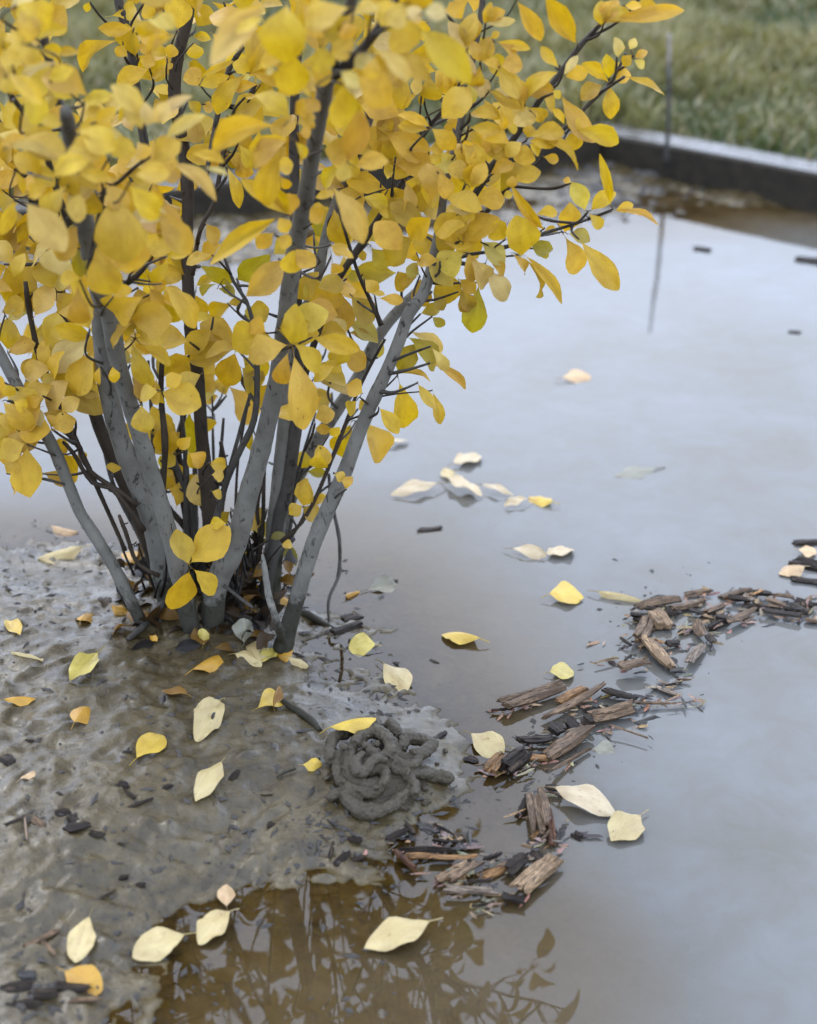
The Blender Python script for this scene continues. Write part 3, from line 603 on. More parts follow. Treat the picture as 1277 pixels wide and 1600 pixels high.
YEL = (.58, .378, .036)
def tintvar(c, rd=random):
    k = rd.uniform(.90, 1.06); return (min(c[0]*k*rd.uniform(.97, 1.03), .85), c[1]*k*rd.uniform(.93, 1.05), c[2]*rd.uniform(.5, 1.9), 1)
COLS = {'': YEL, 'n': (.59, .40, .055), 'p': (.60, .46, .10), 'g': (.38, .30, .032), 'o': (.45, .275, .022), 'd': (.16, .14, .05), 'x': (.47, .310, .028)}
TILES = [
 (0, 0, 4.912, """110 30 350 200 170 n|130 60 230 300 150 n|20 300 190 330 110 n|290 330 495 235 70|300 380 460 380 95|400 410 590 400 70 o|380 620 550 540 110|500 480 210 600 80 p
170 330 290 470 130 n|20 380 100 480 150 n|60 560 310 780 130 n|20 600 90 700 110 n|370 10 400 85 60|690 15 665 85 50|940 320 665 535 105|950 340 905 425 85|1030 215 780 215 95
1150 530 920 640 120|1070 450 1180 490 110|1035 340 1140 400 80|1277 270 1150 370 60|1110 20 1160 130 110|1277 40 1170 120 90|1120 150 1277 220 70 p|1110 140 1100 270 120 x
620 750 400 690 100 n|640 760 860 740 110 n|840 650 1090 850 150 n|780 800 940 790 100 p|740 940 880 830 90|690 800 740 870 110|600 980 860 1130 190 p|1000 1090 640 1000 120 p
1090 990 1000 760 150 n|1150 950 1277 800 110 p|1130 970 1110 800 90 p|300 960 460 960 110|180 800 350 870 180 n|340 740 400 820 110 p|100 1100 470 1150 170 n|500 1200 760 1180 150 n
20 1130 180 1060 90|850 1200 1000 1100 150 n|1050 1080 1120 1200 120 n|1150 1250 1277 1120 120 n"""),
 (0, 240, 4.912, """200 370 470 720 230 n|780 230 540 390 130 n|520 240 370 440 140 n|880 270 950 790 310 n|980 240 1190 480 170 n|750 680 850 1050 230|600 540 460 790 180 o|190 600 220 1095 230 x
200 480 90 700 140 x|110 360 20 600 120|20 280 110 150 130|230 80 400 240 140|220 340 350 260 120|120 130 180 300 60|600 660 620 920 110 g|250 660 380 740 100 g|300 960 430 790 110 x
380 1030 470 910 110 x|370 990 180 1180 110 g|30 850 90 1120 150 x|630 970 480 970 100|600 980 640 1277 140 o|20 1200 160 1150 120 x|60 1277 160 1220 60 p|1130 940 950 860 150 x
1080 850 1130 600 150|1160 980 1277 850 90|1140 1000 1250 1020 70|1150 1030 1240 1180 90|1060 1030 1100 1200 170 x|960 1130 1000 1277 200 x|870 1100 1000 1040 80|400 200 660 60 150 n
20 0 430 80 120 n|600 150 830 190 90 n|1030 170 1277 150 130 n|1200 400 1277 640 130|1150 650 1230 840 120 x|500 430 650 450 180 n|720 260 700 450 140 n"""),
 (0, 480, 4.912, """720 230 465 160 110|700 240 440 440 170 p|740 290 600 610 170|745 270 850 120 160|750 290 970 400 130 g|740 310 800 480 130|770 450 760 570 50|60 330 60 120 110 x|60 360 240 290 120
200 560 240 420 100 x|400 580 380 270 130 x|240 660 280 570 110 x|250 200 430 140 110 x|430 100 520 60 100 x|470 680 755 790 150 x|480 820 590 720 100|420 690 400 820 60|330 680 230 740 80
400 950 190 960 210|410 940 555 870 120|390 920 440 850 90|380 1080 510 1060 100 x|220 1060 230 1400 190|390 1120 560 1300 150|200 1050 40 1140 140|20 1000 190 960 90|20 720 220 900 130
100 720 190 780 90|130 940 20 850 110|50 1277 130 1180 110|40 580 100 660 80|600 1100 650 1160 60 x|870 1277 860 1205 90 o|1000 230 930 20 170 x|1040 200 1200 30 200 x|1060 240 1277 180 150
1010 260 1140 560 130 x|1080 290 1277 420 100|1000 440 1110 660 140 x|1220 650 1100 690 110|1090 740 1120 930 135|1200 1070 1230 830 140 x|860 450 880 560 70|470 640 500 450 100 x|600 400 540 530 120 x
690 170 600 0 130|240 1280 130 1400 100 x|320 1270 480 1350 90 x"""),
 (240, 0, 4.912, """185 230 200 0 210|170 230 30 130 110 p|190 260 0 350 60|110 450 140 350 90|100 440 0 390 60|110 480 140 520 50|100 520 0 590 60|330 200 420 60 140 x|300 280 430 300 70|310 330 330 440 110
880 20 480 460 220 n|900 60 640 230 90 p|860 150 650 250 90 n|1030 30 1010 440 300 n|1150 20 1277 260 150 n|1000 400 840 500 100 n|1060 400 1070 700 220|740 560 780 260 120|740 560 620 490 110
740 570 880 300 90|740 560 980 640 90|740 560 510 850 120|820 650 640 690 80|940 540 870 560 50 p|350 660 290 530 130|350 660 560 590 90|350 600 590 480 50|1040 930 800 750 200|980 990 500 1140 130
1040 1050 760 1130 80|1060 1080 800 1277 170|1080 1080 1160 1200 70|1100 960 1230 900 90|1090 880 1220 800 120|1120 700 1240 700 130|1120 1020 1200 1000 90|430 1010 600 960 90|260 780 340 870 90 x
370 800 450 840 90|400 1060 270 1010 150 x|480 1130 400 1050 120 x|560 1170 280 1200 120|570 1150 650 1277 110 x|650 1100 750 1277 110|0 900 270 750 80 p|100 1070 370 900 90 p|0 1250 190 1100 180 n
540 20 600 80 60|700 750 780 740 50|80 120 0 40 110 x"""),
 (240, 240, 4.912, """140 90 450 340 130 n|0 400 260 740 190|100 790 265 770 80|320 900 10 930 130|60 1000 300 1310 160|0 1070 170 1270 130 x|320 1080 380 1250 110 x|460 1255 330 1270 60|400 540 470 700 120
960 490 480 820 170|450 780 270 840 90|350 850 600 970 110 g|550 960 610 1090 50 g|500 1000 385 1085 40 g|330 1020 460 950 70 x|640 960 870 790 170 g|700 1100 970 850 180|840 1030 940 1000 60 g
490 1040 590 1070 60 g|570 1150 660 1140 60 x|700 1240 860 1200 130 x|1020 470 700 220 110|1000 -60 870 360 180|1040 470 930 270 90|1050 480 1040 320 130|960 490 1020 600 110|930 610 810 720 110
940 640 1050 690 100|1080 730 1050 900 160|1090 720 1230 850 130|560 100 650 390 90|650 0 700 170 110|560 0 670 90 90|380 110 560 160 50 p|280 0 520 60 90|940 110 1060 80 110|970 170 1030 260 70
1210 400 1277 520 120|1230 640 1277 850 90 g|1240 1050 1240 1310 180|130 330 200 470 80 x|0 200 60 380 80|0 680 60 860 80|0 960 80 1040 90|1060 1180 1130 1350 110 p"""),
 (240, 480, 4.912, """1045 295 780 380 170|1065 340 1145 850 190 n|1040 330 1010 550 110|1050 280 1090 20 150|1070 280 1240 460 140|870 200 650 300 190|860 200 740 150 110|860 40 740 100 140 g|630 340 560 560 160 x
680 370 840 500 150 x|660 460 760 640 160 x|560 590 740 840 190 x|640 290 400 150 150 x|640 320 330 400 140 x|350 400 140 490 170 x|280 270 0 230 150|60 640 320 740 180|100 620 200 540 100|60 660 0 720 90
80 850 90 1080 140 x|130 1000 190 1120 80 g|200 1090 270 1010 70|260 1110 350 1200 90|60 1240 150 1130 90 g|90 1290 230 1260 90|280 790 300 1080 100 g|390 840 430 930 90 x|390 520 460 450 100 x
370 640 450 540 110 x|540 560 420 680 110 g|400 740 480 690 60 x|560 680 510 560 80 x|430 1190 530 1230 90|770 950 740 1070 60 x|0 360 80 500 120 x"""),
 (480, 0, 4.912, """350 60 20 200 190 n|340 130 530 60 110 n|520 20 650 170 170 n|740 20 640 180 160 n|760 60 860 150 100 p|890 100 1060 110 120 p|680 130 790 360 250 n|860 230 1220 600 210 n|490 370 760 600 130 n
600 380 920 600 130 n|100 350 100 540 160|20 530 170 600 150|370 300 210 420 160|290 170 350 280 130|270 640 270 950 220|250 550 380 660 100 p|380 580 600 790 210|520 430 510 600 110|360 520 480 430 110 p
440 760 390 660 60 p|580 1010 920 1200 180|590 1020 640 1200 130|450 1150 640 1230 60|540 990 680 970 50|300 1250 400 880 180 o|130 1150 300 1200 180|940 980 720 890 90|940 1000 720 970 80
950 980 1120 1130 120|930 1150 1040 1150 100|680 1180 760 1150 110|1090 740 1000 560 130|890 690 800 660 150|930 560 980 750 140|880 700 880 800 50|870 700 750 840 50|1080 740 1230 610 90 x|1100 730 1060 520 90
1060 820 1230 810 110|1100 900 1130 1000 120 x|1240 640 1277 770 90 p|1230 380 1100 180 110 p|1240 370 1277 150 130|1040 80 1170 100 100|590 620 700 620 100|1190 1180 1277 1120 120|0 700 80 650 110|0 880 80 780 120
0 1000 40 930 90|1190 150 1100 30 110|620 540 640 420 90"""),
 (480, 240, 4.912, """170 240 410 650 190 n|210 400 290 670 160 x|130 480 30 440 120|60 340 190 310 80|620 280 330 220 130|370 110 600 60 130|300 60 260 200 100 p|400 330 605 480 80|420 330 600 400 100
440 680 700 460 250 x|850 640 640 830 210 x|900 580 660 400 160 x|820 400 580 310 110|880 600 930 780 150|1020 830 860 840 100|1130 690 1040 480 210|1150 640 1180 480 110|1200 760 1040 880 190 p
1010 920 1080 1130 190 x|870 950 900 1155 130 x|860 930 770 880 110 g|860 950 700 1040 110 x|700 910 400 900 150 g|490 710 620 850 130 g|440 960 540 1050 90|540 1110 720 1130 80|500 1080 590 1080 40
330 1080 500 1260 180 x|140 1040 180 1180 120 x|240 1060 230 1370 190 x|180 750 340 800 80|190 830 260 900 90|300 960 390 950 90 g|390 790 450 770 70 x|900 160 1030 460 150 x|1000 140 1060 330 130|880 150 820 290 100
970 120 1160 310 90|880 130 760 40 130|900 110 800 0 100|1190 200 1160 60 130|1210 230 1277 90 110|1200 330 1190 460 140 p|870 440 1010 490 110 x|820 380 920 390 110 x|1190 680 1277 570 130|1160 960 1277 1060 110 x
1160 1060 1260 1190 110 x|960 1060 1040 1190 90 g|870 1230 1000 1190 70 g|960 1250 1040 1310 60 g|590 90 650 150 80|680 50 740 100 80|930 10 1020 60 80|840 760 830 820 60|50 600 120 560 150 g|180 700 300 740 90|1240 760 1277 960 120"""),
 (480, 480, 4.912, """60 540 340 650 110 x|190 660 50 720 150 x|250 380 190 480 110|270 360 420 450 130|310 120 510 250 150 g|310 200 460 240 70 x|150 300 270 330 90 x|60 860 190 820 110|60 930 170 940 60 o|170 980 240 930 60
340 880 280 1110 170 x|410 870 540 1140 190|550 770 680 940 100|700 555 740 870 150|690 510 800 320 130 g|690 500 800 470 40|700 520 910 570 60|750 230 940 450 150 g|780 190 990 330 70 p|940 430 1175 600 55|950 300 1050 460 70 p
850 580 970 750 80|960 640 1015 860 70|430 660 330 600 110|380 720 330 810 100|390 780 450 740 90 x|100 1080 110 1210 110|540 390 570 280 40 g|40 230 350 310 110"""),
 (720, 0, 4.912, """40 370 110 120 120|50 390 60 600 140 p|180 180 230 30 70|200 170 330 90 90|190 180 400 160 60 p|150 470 80 330 90|150 470 220 300 130|230 300 290 250 50|270 320 510 370 70|270 330 400 460 90
150 480 300 530 80|150 490 110 650 110|310 510 460 500 130|280 520 430 740 130|50 620 200 720 110 p|180 750 290 900 90|210 690 450 820 90|250 690 420 750 80 p|490 800 460 640 80|510 790 720 580 130
480 820 500 960 150 p|500 820 650 890 60|580 850 620 930 60|70 870 280 880 90|60 970 290 990 90|300 820 330 980 60|360 990 430 990 70|430 0 600 285 90|900 340 680 10 130|1090 200 1080 20 110|1110 190 1200 20 110
1120 170 1277 90 90|760 520 630 370 80|790 580 890 440 60 p|800 590 960 560 100|1140 640 950 500 80|1130 600 1120 430 90|1150 570 1250 500 70|1170 600 1297 580 110|1200 440 1180 300 90 p|1140 650 1150 890 120
1090 660 940 760 130 x|770 720 1010 1060 130|700 690 760 750 60|860 1000 1180 1090 110|840 1010 870 1140 140|830 1000 880 900 110|790 960 710 840 50|520 1060 770 1020 110|500 1070 860 1290 120|520 1080 730 1100 80
510 1060 540 970 90|480 1090 360 1190 100|490 1100 470 1250 150|520 1100 590 1190 70|330 1140 250 1170 60|300 1277 360 1220 110|0 1100 150 1270 130|630 1200 740 1230 70"""),
 (720, 240, 4.119, """960 330 900 30 55|840 370 985 260 90|800 370 720 200 100 p|710 190 665 170 40|820 380 900 470 70|990 370 1100 330 60|990 370 1250 455 55|660 510 700 330 130|620 450 690 490 60|630 520 550 500 60
660 520 740 750 150|690 520 820 560 90 g|760 550 995 850 130|540 480 350 230 70|480 400 610 390 75|380 660 360 420 180|290 550 220 450 120|20 580 230 430 150|440 560 580 610 90 g|530 610 550 670 40 g
320 640 400 765 70|390 660 475 900 80|400 650 630 940 90|130 570 270 700 110 p|170 680 260 790 80|40 660 150 830 130 p|150 740 280 930 120 p|120 830 80 1125 140 g|0 860 60 1000 100 x|80 320 265 300 140
350 190 500 120 110|320 220 330 150 60|270 280 330 260 45|60 220 150 70 90|190 140 330 70 70|0 370 70 290 90 p|30 450 80 360 90"""),
 (980, 0, 4.912, """-215 190 380 90 110|-20 40 100 50 80|130 -60 200 100 120|-20 590 260 720 80|40 420 -20 500 80|60 440 150 400 60|50 460 120 520 70 p|20 380 60 300 60 p"""),
 (220, 700, 3.547, """270 650 210 480 90|275 640 460 470 150|270 680 200 860 130|285 670 390 790 90|150 200 230 130 100 x|130 200 245 300 80|240 140 330 250 105 x|700 340 600 430 110 x|480 420 400 430 50
500 350 450 400 60 x|590 440 720 490 70 g|590 490 820 630 65 d|720 500 790 480 35 d|600 500 540 580 60|900 320 920 190 95|940 330 1040 290 55|890 330 960 390 80 x|820 370 880 330 60|920 130 1010 140 40 g
960 80 1040 40 90|870 110 900 30 80 x|1070 140 1120 170 45|1140 230 1170 170 50|780 540 830 550 50|390 150 450 160 60|380 90 460 100 60|390 240 440 270 50|260 30 330 90 80|110 70 180 90 80 x"""),
]
def nearest(px, py):
    best = None; bd = 1e9
    for s in samples:
        d = (s[0]-px)**2 + (s[1]-py)**2 - (0 if s[5] == 'stem' else 250)
        if d < bd: bd = d; best = s
    return best, math.sqrt(max(bd, 0))
LEAVES = []
for ox, oy, sc, txt in TILES:
    for ln in txt.replace('\n', '|').split('|'):
        q = ln.split()
        if len(q) < 5: continue
        bx, by, tx, ty, w = [float(v)/sc for v in q[:5]]; c = q[5] if len(q) > 5 else ''
        LEAVES.append([bx+ox, by+oy, tx+ox, ty+oy, w, c])
# clusters of leaves that spring from one bud
clusters = []
for L in LEAVES:
    for c in clusters:
        if (c['x']-L[0])**2 + (c['y']-L[1])**2 < 18**2:
            c['L'].append(L); n = len(c['L']); c['x'] += (L[0]-c['x'])/n; c['y'] += (L[1]-c['y'])/n; break
    else: clusters.append(dict(x=L[0], y=L[1], L=[L]))
leafobjs = []
TV, TF = [], []
ntw = 0
for c in clusters:
    s, d = nearest(c['x'], c['y'])
    near = any(l[5] == 'n' for l in c['L']) 
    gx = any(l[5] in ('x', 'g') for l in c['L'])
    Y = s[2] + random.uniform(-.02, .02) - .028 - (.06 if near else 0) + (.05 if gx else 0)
    if not gx:
        rad = 34 + max(math.hypot(l[2]-l[0], l[3]-l[1]) for l in c['L'])*.7
        fr = [q[2] for q in samples if (q[0]-c['x'])**2 + (q[1]-c['y'])**2 < rad*rad]
        if fr: Y = min(Y, min(fr) - .024 - random.uniform(0, .012))
    if any(l[5] in ('n', 'p') for l in c['L']) and c['x'] < 330 and c['y'] < 420: Y = random.uniform(1.16, 1.28)
    if any(l[5] in ('n', 'p') for l in c['L']) and 380 < c['x'] < 700 and c['y'] < 130: Y = random.uniform(1.12, 1.26)
    cen = at_y(c['x'], c['y'], Y)
    # attach a little lower down on the stem
    cand = [q for q in samples if abs(q[2]-s[2]) < .12 and (q[0]-c['x'])**2+(q[1]-c['y'])**2 < (d+45)**2 and q[1] > c['y']-5]
    a = min(cand, key=lambda q: abs((q[4]-cen).length - (cen-s[4]).length*1.25))[4] if cand else s[4]
    V, F = [], []
    if (a-cen).length < .30:
        mid = a.lerp(cen, .5) + Vector((random.uniform(-.12, .12), random.uniform(-.1, .1), random.uniform(-.07, .03)))*(a-cen).length
        r = px_size(cen)*random.uniform(1.3, 2.2)
        tube(V, F, [a, mid, cen], [r*1.5, r*1.1, r*.8], 6, .007, .15, knots=.5)
    tips = []
    for L in c['L']:
        b = at_y(L[0], L[1], Y + random.uniform(-.006, .006))
        if (b-cen).length > .003: tube(V, F, [cen, b.lerp(cen, .5)+Vector((0, 0, .001)), b], [px_size(cen)*1.0, px_size(cen)*.7, px_size(cen)*.55], 4, .01, .1)
        flat = math.hypot(L[2]-L[0], L[3]-L[1])*px_size(b)
        dYt = random.uniform(-.28, .22)*flat
        t = at_y(L[2], L[3], b.y + dYt)
        if L[4] < .42*math.hypot(L[2]-L[0], L[3]-L[1])*.8: edge = 1
        wid = L[4]*px_size(b)*(1.14 if L[1] < 480 else 1.30)
        up = random.uniform(.0, .75); nh = (CAMP - b).normalized() + Vector((random.uniform(-.35, .35), 0, up))
        wid = wid / .95
        # widths in the mesh are 1 across at unit scale
        dd = t-b; b = b - dd*.07; t = t + dd*(.10 if L[1] < 480 else .18); Mx = leaf_frame(b, t, wid, nh)
        area = flat*wid
        leafobjs.append((area/px_size(b)**2, Mx, L[5], max(L[4], 1)/max(1, math.hypot(L[2]-L[0], L[3]-L[1]))))
    if V:
        add_part('twig', mesh_from('twig', V, F), M_mid if random.random() < .5 else M_dark); ntw += 1
leafobjs.sort(key=lambda q: -q[0])
def put_leaf(Mx, cls, ratio):
    me = random.choice(LVR if ratio > .8 else LV)
    o = bpy.data.objects.new('leaf', me); COL.objects.link(o); o.parent = shrub
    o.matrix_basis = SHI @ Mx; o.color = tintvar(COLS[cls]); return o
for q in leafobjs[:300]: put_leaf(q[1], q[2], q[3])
rest = [(q[1], q[2]) for q in leafobjs[300:]]
# leaves further inside, behind, above and to the side of what was traced
GAPS = [(350,660,36),(135,70,48),(160,110,40),(185,60,22),(225,120,16),(300,150,14),(345,80,14),(365,120,16),(370,330,52),(420,320,46),(345,300,26),(400,385,24),(330,445,22),(370,440,30),(420,450,38),(425,480,20),(350,640,38),(345,590,28),(375,570,20),
 (340,700,30),(600,300,26),(640,150,28),(615,290,20),(608,375,16),(600,430,34),(640,430,22),(560,420,20),(520,420,14),(585,560,20),(560,650,25),(625,600,80),(700,520,60),(860,60,70),(800,60,40),(890,20,40),(830,300,45),(880,260,40),(900,320,50),
 (140,640,26),(105,720,45),(80,540,12),(60,600,12),(160,780,60),(60,770,40),(490,620,12),(235,520,10),(650,470,10),(960,200,80),(660,215,20),(490,760,40),(430,560,10)]
def in_gap(x, y): return any((x-a)**2+(y-b)**2 < r*r for a, b, r in GAPS)
def dens(x, y):
    if y < 0: return .9 if x < 960 - max(0, (-y-100))*.6 else 0
    if x < 270: return 1.0 if y < 560 else (.35 if y < 720 and x < 60 else .0)
    if x < 620: return .9 if y < 260 else (.65 if y < 520 else (.30 if y < 620 and x < 500 else .05 if y < 820 and x < 330 else 0))
    if x < 760: return .8 if y < 380 else 0
    if x < 900: return .35 if 120 < y < 330 else 0
    return 0
tries = 0; fill = 0
while fill < 640 and tries < 20000:
    tries += 1
    x = random.uniform(-160, 960); y = random.uniform(-420, 820)
    if random.random() > dens(x, y) or in_gap(x, y): continue
    if y < 0 and random.random() < .35: continue
    Y = YB + random.uniform(.04, .34) if y >= 0 else YB + random.uniform(-.25, .30)
    L = random.uniform(.028, .044); b = at_y(x, y, Y)
    dr_ = Vector((random.gauss(0, 1), random.gauss(0, .6), random.gauss(.1, .8))).normalized()
    tp = b + dr_*L; px2 = 638.5 + FPX*tp.x/(tp.y*CT-(tp.z-CAM_H)*ST)
    zc = tp.y*CT-(tp.z-CAM_H)*ST; py2 = 800 - FPX*(tp.y*ST+(tp.z-CAM_H)*CT)/zc
    if y >= 0 and in_gap(px2, py2): continue
    nh = Vector((random.gauss(0, .6), -1, random.uniform(0, 1.2)))
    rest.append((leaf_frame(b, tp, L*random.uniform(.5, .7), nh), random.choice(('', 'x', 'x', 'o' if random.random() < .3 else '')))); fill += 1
FR = [(0,60,245,520,72),(510,190,720,470,30),(300,20,480,110,12),(540,0,740,200,26),(20,520,160,760,14),(400,380,520,520,5),(0,0,120,120,12),(740,90,880,330,8),(150,500,330,640,10),(330,470,560,640,14),(20,560,150,780,8),(200,640,330,800,8)]
for x0_, y0_, x1_, y1_, nn in FR:
    k = 0; tr_ = 0
    while k < nn and tr_ < 3000:
        tr_ += 1; x = random.uniform(x0_, x1_); y = random.uniform(y0_, y1_)
        if in_gap(x, y): continue
        s_, d_ = nearest(x, y); Y = s_[2] - random.uniform(.0, .05); L = random.uniform(.026, .042); b = at_y(x, y, Y)
        an = random.uniform(0, 6.28); Lp = L/px_size(b)
        x2, y2 = x+math.cos(an)*Lp, y+math.sin(an)*Lp*.9
        if in_gap(x2, y2): continue
        tp = at_y(x2, y2, Y + random.uniform(-.02, .015))
        rest.append((leaf_frame(b, tp, (tp-b).length*random.uniform(.5, .72), Vector((random.gauss(0, .5), -1, random.uniform(0, 1.2)))), random.choice(('', '', 'n', 'x', 'p' if random.random() < .4 else '')))); k += 1
def joined_leaves(lst):
    vs, fs, cs = [], [], []; base = 0
    srcs = [(np.array([v.co for v in me.vertices]), [tuple(p.vertices) for p in me.polygons]) for me in LV]
    for Mx, cls in lst:
        co, fa = random.choice(srcs); A = np.array(Mx)
        vs.append(co @ A[:3, :3].T + A[:3, 3]); fs += [tuple(i+base for i in f) for f in fa]; base += len(co)
        cs.append(np.tile(np.array(tintvar(COLS[cls])), (len(co), 1)))
    me = mesh_from('foliage', np.concatenate(vs), fs)
    a = me.color_attributes.new('tint', 'FLOAT_COLOR', 'POINT'); a.data.foreach_set('color', np.concatenate(cs).astype(np.float32).ravel())
    o = add_part('foliage', me, M_fol); o['kind'] = 'stuff'
joined_leaves(rest)

# ------------------------------------------------------------------ sticks by the shrub
def stick(name, pts, label, cat, mat, group=None):      # pts: px, py, radius px, height above surface (m) or None to use YB plane
    P = []; Rr = []
    for x, y, r, Y in pts:
        p = at_y(x, y, Y) if Y > .5 else surf_at(x, y) + Vector((0, 0, Y))
        P.append(p); Rr.append(r*px_size(p))
    V, F = [], []; tube(V, F, P, Rr, 8, .005, .18, knots=.35)
    loc = P[-1].copy(); me = mesh_from(name, V, F); me.transform(Matrix.Translation(-loc)); o = link(name, me, mat); o.location = loc
    return tag(o, label, cat, group)
stick('dead_twig', [(514,740,1.5,1.62),(516,765,3,1.62),(520,792,3.2,1.62),(530,840,3.4,1.615),(531,880,3,1.61),(528,904,3,1.60),(514,936,2.6,1.58),(514,972,2,.001)], 'thin bare dead twig standing upright in the water right of the rightmost stem', 'twig', M_mid)
stick('broken_stick', [(410,866,2,YB-.05),(414,890,5,YB-.055),(420,930,6.5,YB-.06),(432,970,6.5,YB-.065),(445,1012,6,.0)], 'grey broken stick with a pointed top leaning in the shrub base', 'stick', M_grey)
stick('fallen_stick', [(262,950,5,.012),(240,970,6,.006),(220,988,6,.004),(200,1003,4,.003)], 'short grey stick lying on the mud at the left foot of the stems', 'stick', M_mid)
stick('thin_root', [(350,915,2,YB-.02),(372,932,2.4,YB-.03),(395,950,2.4,YB-.04)], 'thin brown root crossing the dark hollow between the stems', 'root', M_mid)
stick('black_stalk', [(436,1098,3,.006),(452,1108,5,.004),(470,1118,6,.003),(488,1130,6,.002),(500,1143,4,.001)], 'black rotten leaf stalk lying on the mud above the worm cast', 'stalk', M_dark)
stick('surface_root', [(455,958,7,.0),(480,962,8,.001),(500,972,6,.0),(530,985,3,-.001)], 'muddy surface root running from the rightmost stem into the water', 'root', M_dark)
stick('grass_stalk', [(39,1277,1.6,.004),(41,1297,2,.003),(43,1318,1.6,.004)], 'short straight tan stalk lying on the mud near the left edge', 'stalk', simple_mat('tan_stalk', (.13, .08, .045), (.2, .14, .09), 80, .5))
stick('curved_twig', [(433,1218,1.5,.002),(445,1211,2,.003),(462,1206,1.5,.003)], 'tiny dark curved twig left of the folded golden leaf', 'twig', M_dark)

# dead leaves and dark twigs packed between the feet of the stems
def litter():
    V, F, C = [], [], []
    src = [([v.co.copy() for v in me.vertices], [tuple(p.vertices) for p in me.polygons]) for me in LV]
    for k in range(420):
        x = random.gauss(330, 75); y = random.gauss(925, 34)
        if x > 455 or x < 165 or y < 850: continue
        Y = YB + random.uniform(.03, .17) if y < 955 else YB + random.uniform(-.01, .05)
        b = at_z(x, y, random.uniform(.02, .035)) if y > 950 else at_y(x, y, Y)
        if b.z > .13: continue
        L = random.uniform(.018, .036); d = Vector((random.gauss(0, 1), random.gauss(0, .7), random.gauss(0, .35))).normalized()
        Mx = leaf_frame(b, b+d*L, L*random.uniform(.3, .6), Vector((random.gauss(0, .8), random.gauss(-.4, .6), random.uniform(.1, 1))))
        co, fa = random.choice(src); n = len(V)
        V += [Mx @ c for c in co]; F += [tuple(i+n for i in f) for f in fa]
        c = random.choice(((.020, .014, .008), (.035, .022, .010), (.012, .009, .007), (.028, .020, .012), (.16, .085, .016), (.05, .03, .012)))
        C += [(*c, 1)]*len(co)
    for k in range(60):
        x = random.gauss(330, 65); 
        if x > 450 or x < 190: continue
        p = at_y(x, random.uniform(880, 965), YB + random.uniform(.0, .15)); n = len(V)
        q = p + Vector((max(-.02, min(.02, random.gauss(0, .012))), random.gauss(0, .01), random.uniform(.02, .06)))
        tube(V, F, [p, p.lerp(q, .5)+Vector((random.gauss(0, .004), 0, 0)), q], [.0016, .0013, .0008], 5, .008, .2); C += [(.016, .012, .009, 1)]*(len(V)-n)
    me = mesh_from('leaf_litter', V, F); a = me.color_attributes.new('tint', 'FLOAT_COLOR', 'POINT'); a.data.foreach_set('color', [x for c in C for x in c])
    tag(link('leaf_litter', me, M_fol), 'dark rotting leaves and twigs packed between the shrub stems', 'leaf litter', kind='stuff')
litter()

# stake at the far edging
kb = at_y(1046, 222, 0) if False else None
Yst = at_z(1046, 212, .10).y - .02
root = bpy.data.objects.new('stake', None); COL.objects.link(root); base = at_y(1044, 222, Yst); root.location = base
tag(root, 'short thin upright stake, dark with a pale tip, by the far edging board', 'stake')
V, F = [], []; tube(V, F, [at_y(1041, 262, Yst), at_y(1044, 200, Yst), at_y(1046, 150, Yst), at_y(1045, 105, Yst)], [.0042, .0042, .0042, .004], 10, .02, .08)
me = mesh_from('sleeve', V, F); me.transform(Matrix.Translation(-base)); link('sleeve', me, simple_mat('dark_stake', (.012, .011, .010), (.03, .027, .025), 60, .5), root)
V, F = [], []; tube(V, F, [at_y(1045, 107, Yst), at_y(1046, 75, Yst), at_y(1046, 52, Yst)], [.0034, .0032, .003], 10, .02, .08)
me = mesh_from('rod', V, F); me.transform(Matrix.Translation(-base)); link('rod', me, simple_mat('pale_rod', (.17, .15, .135), (.24, .21, .19), 60, .5), root)

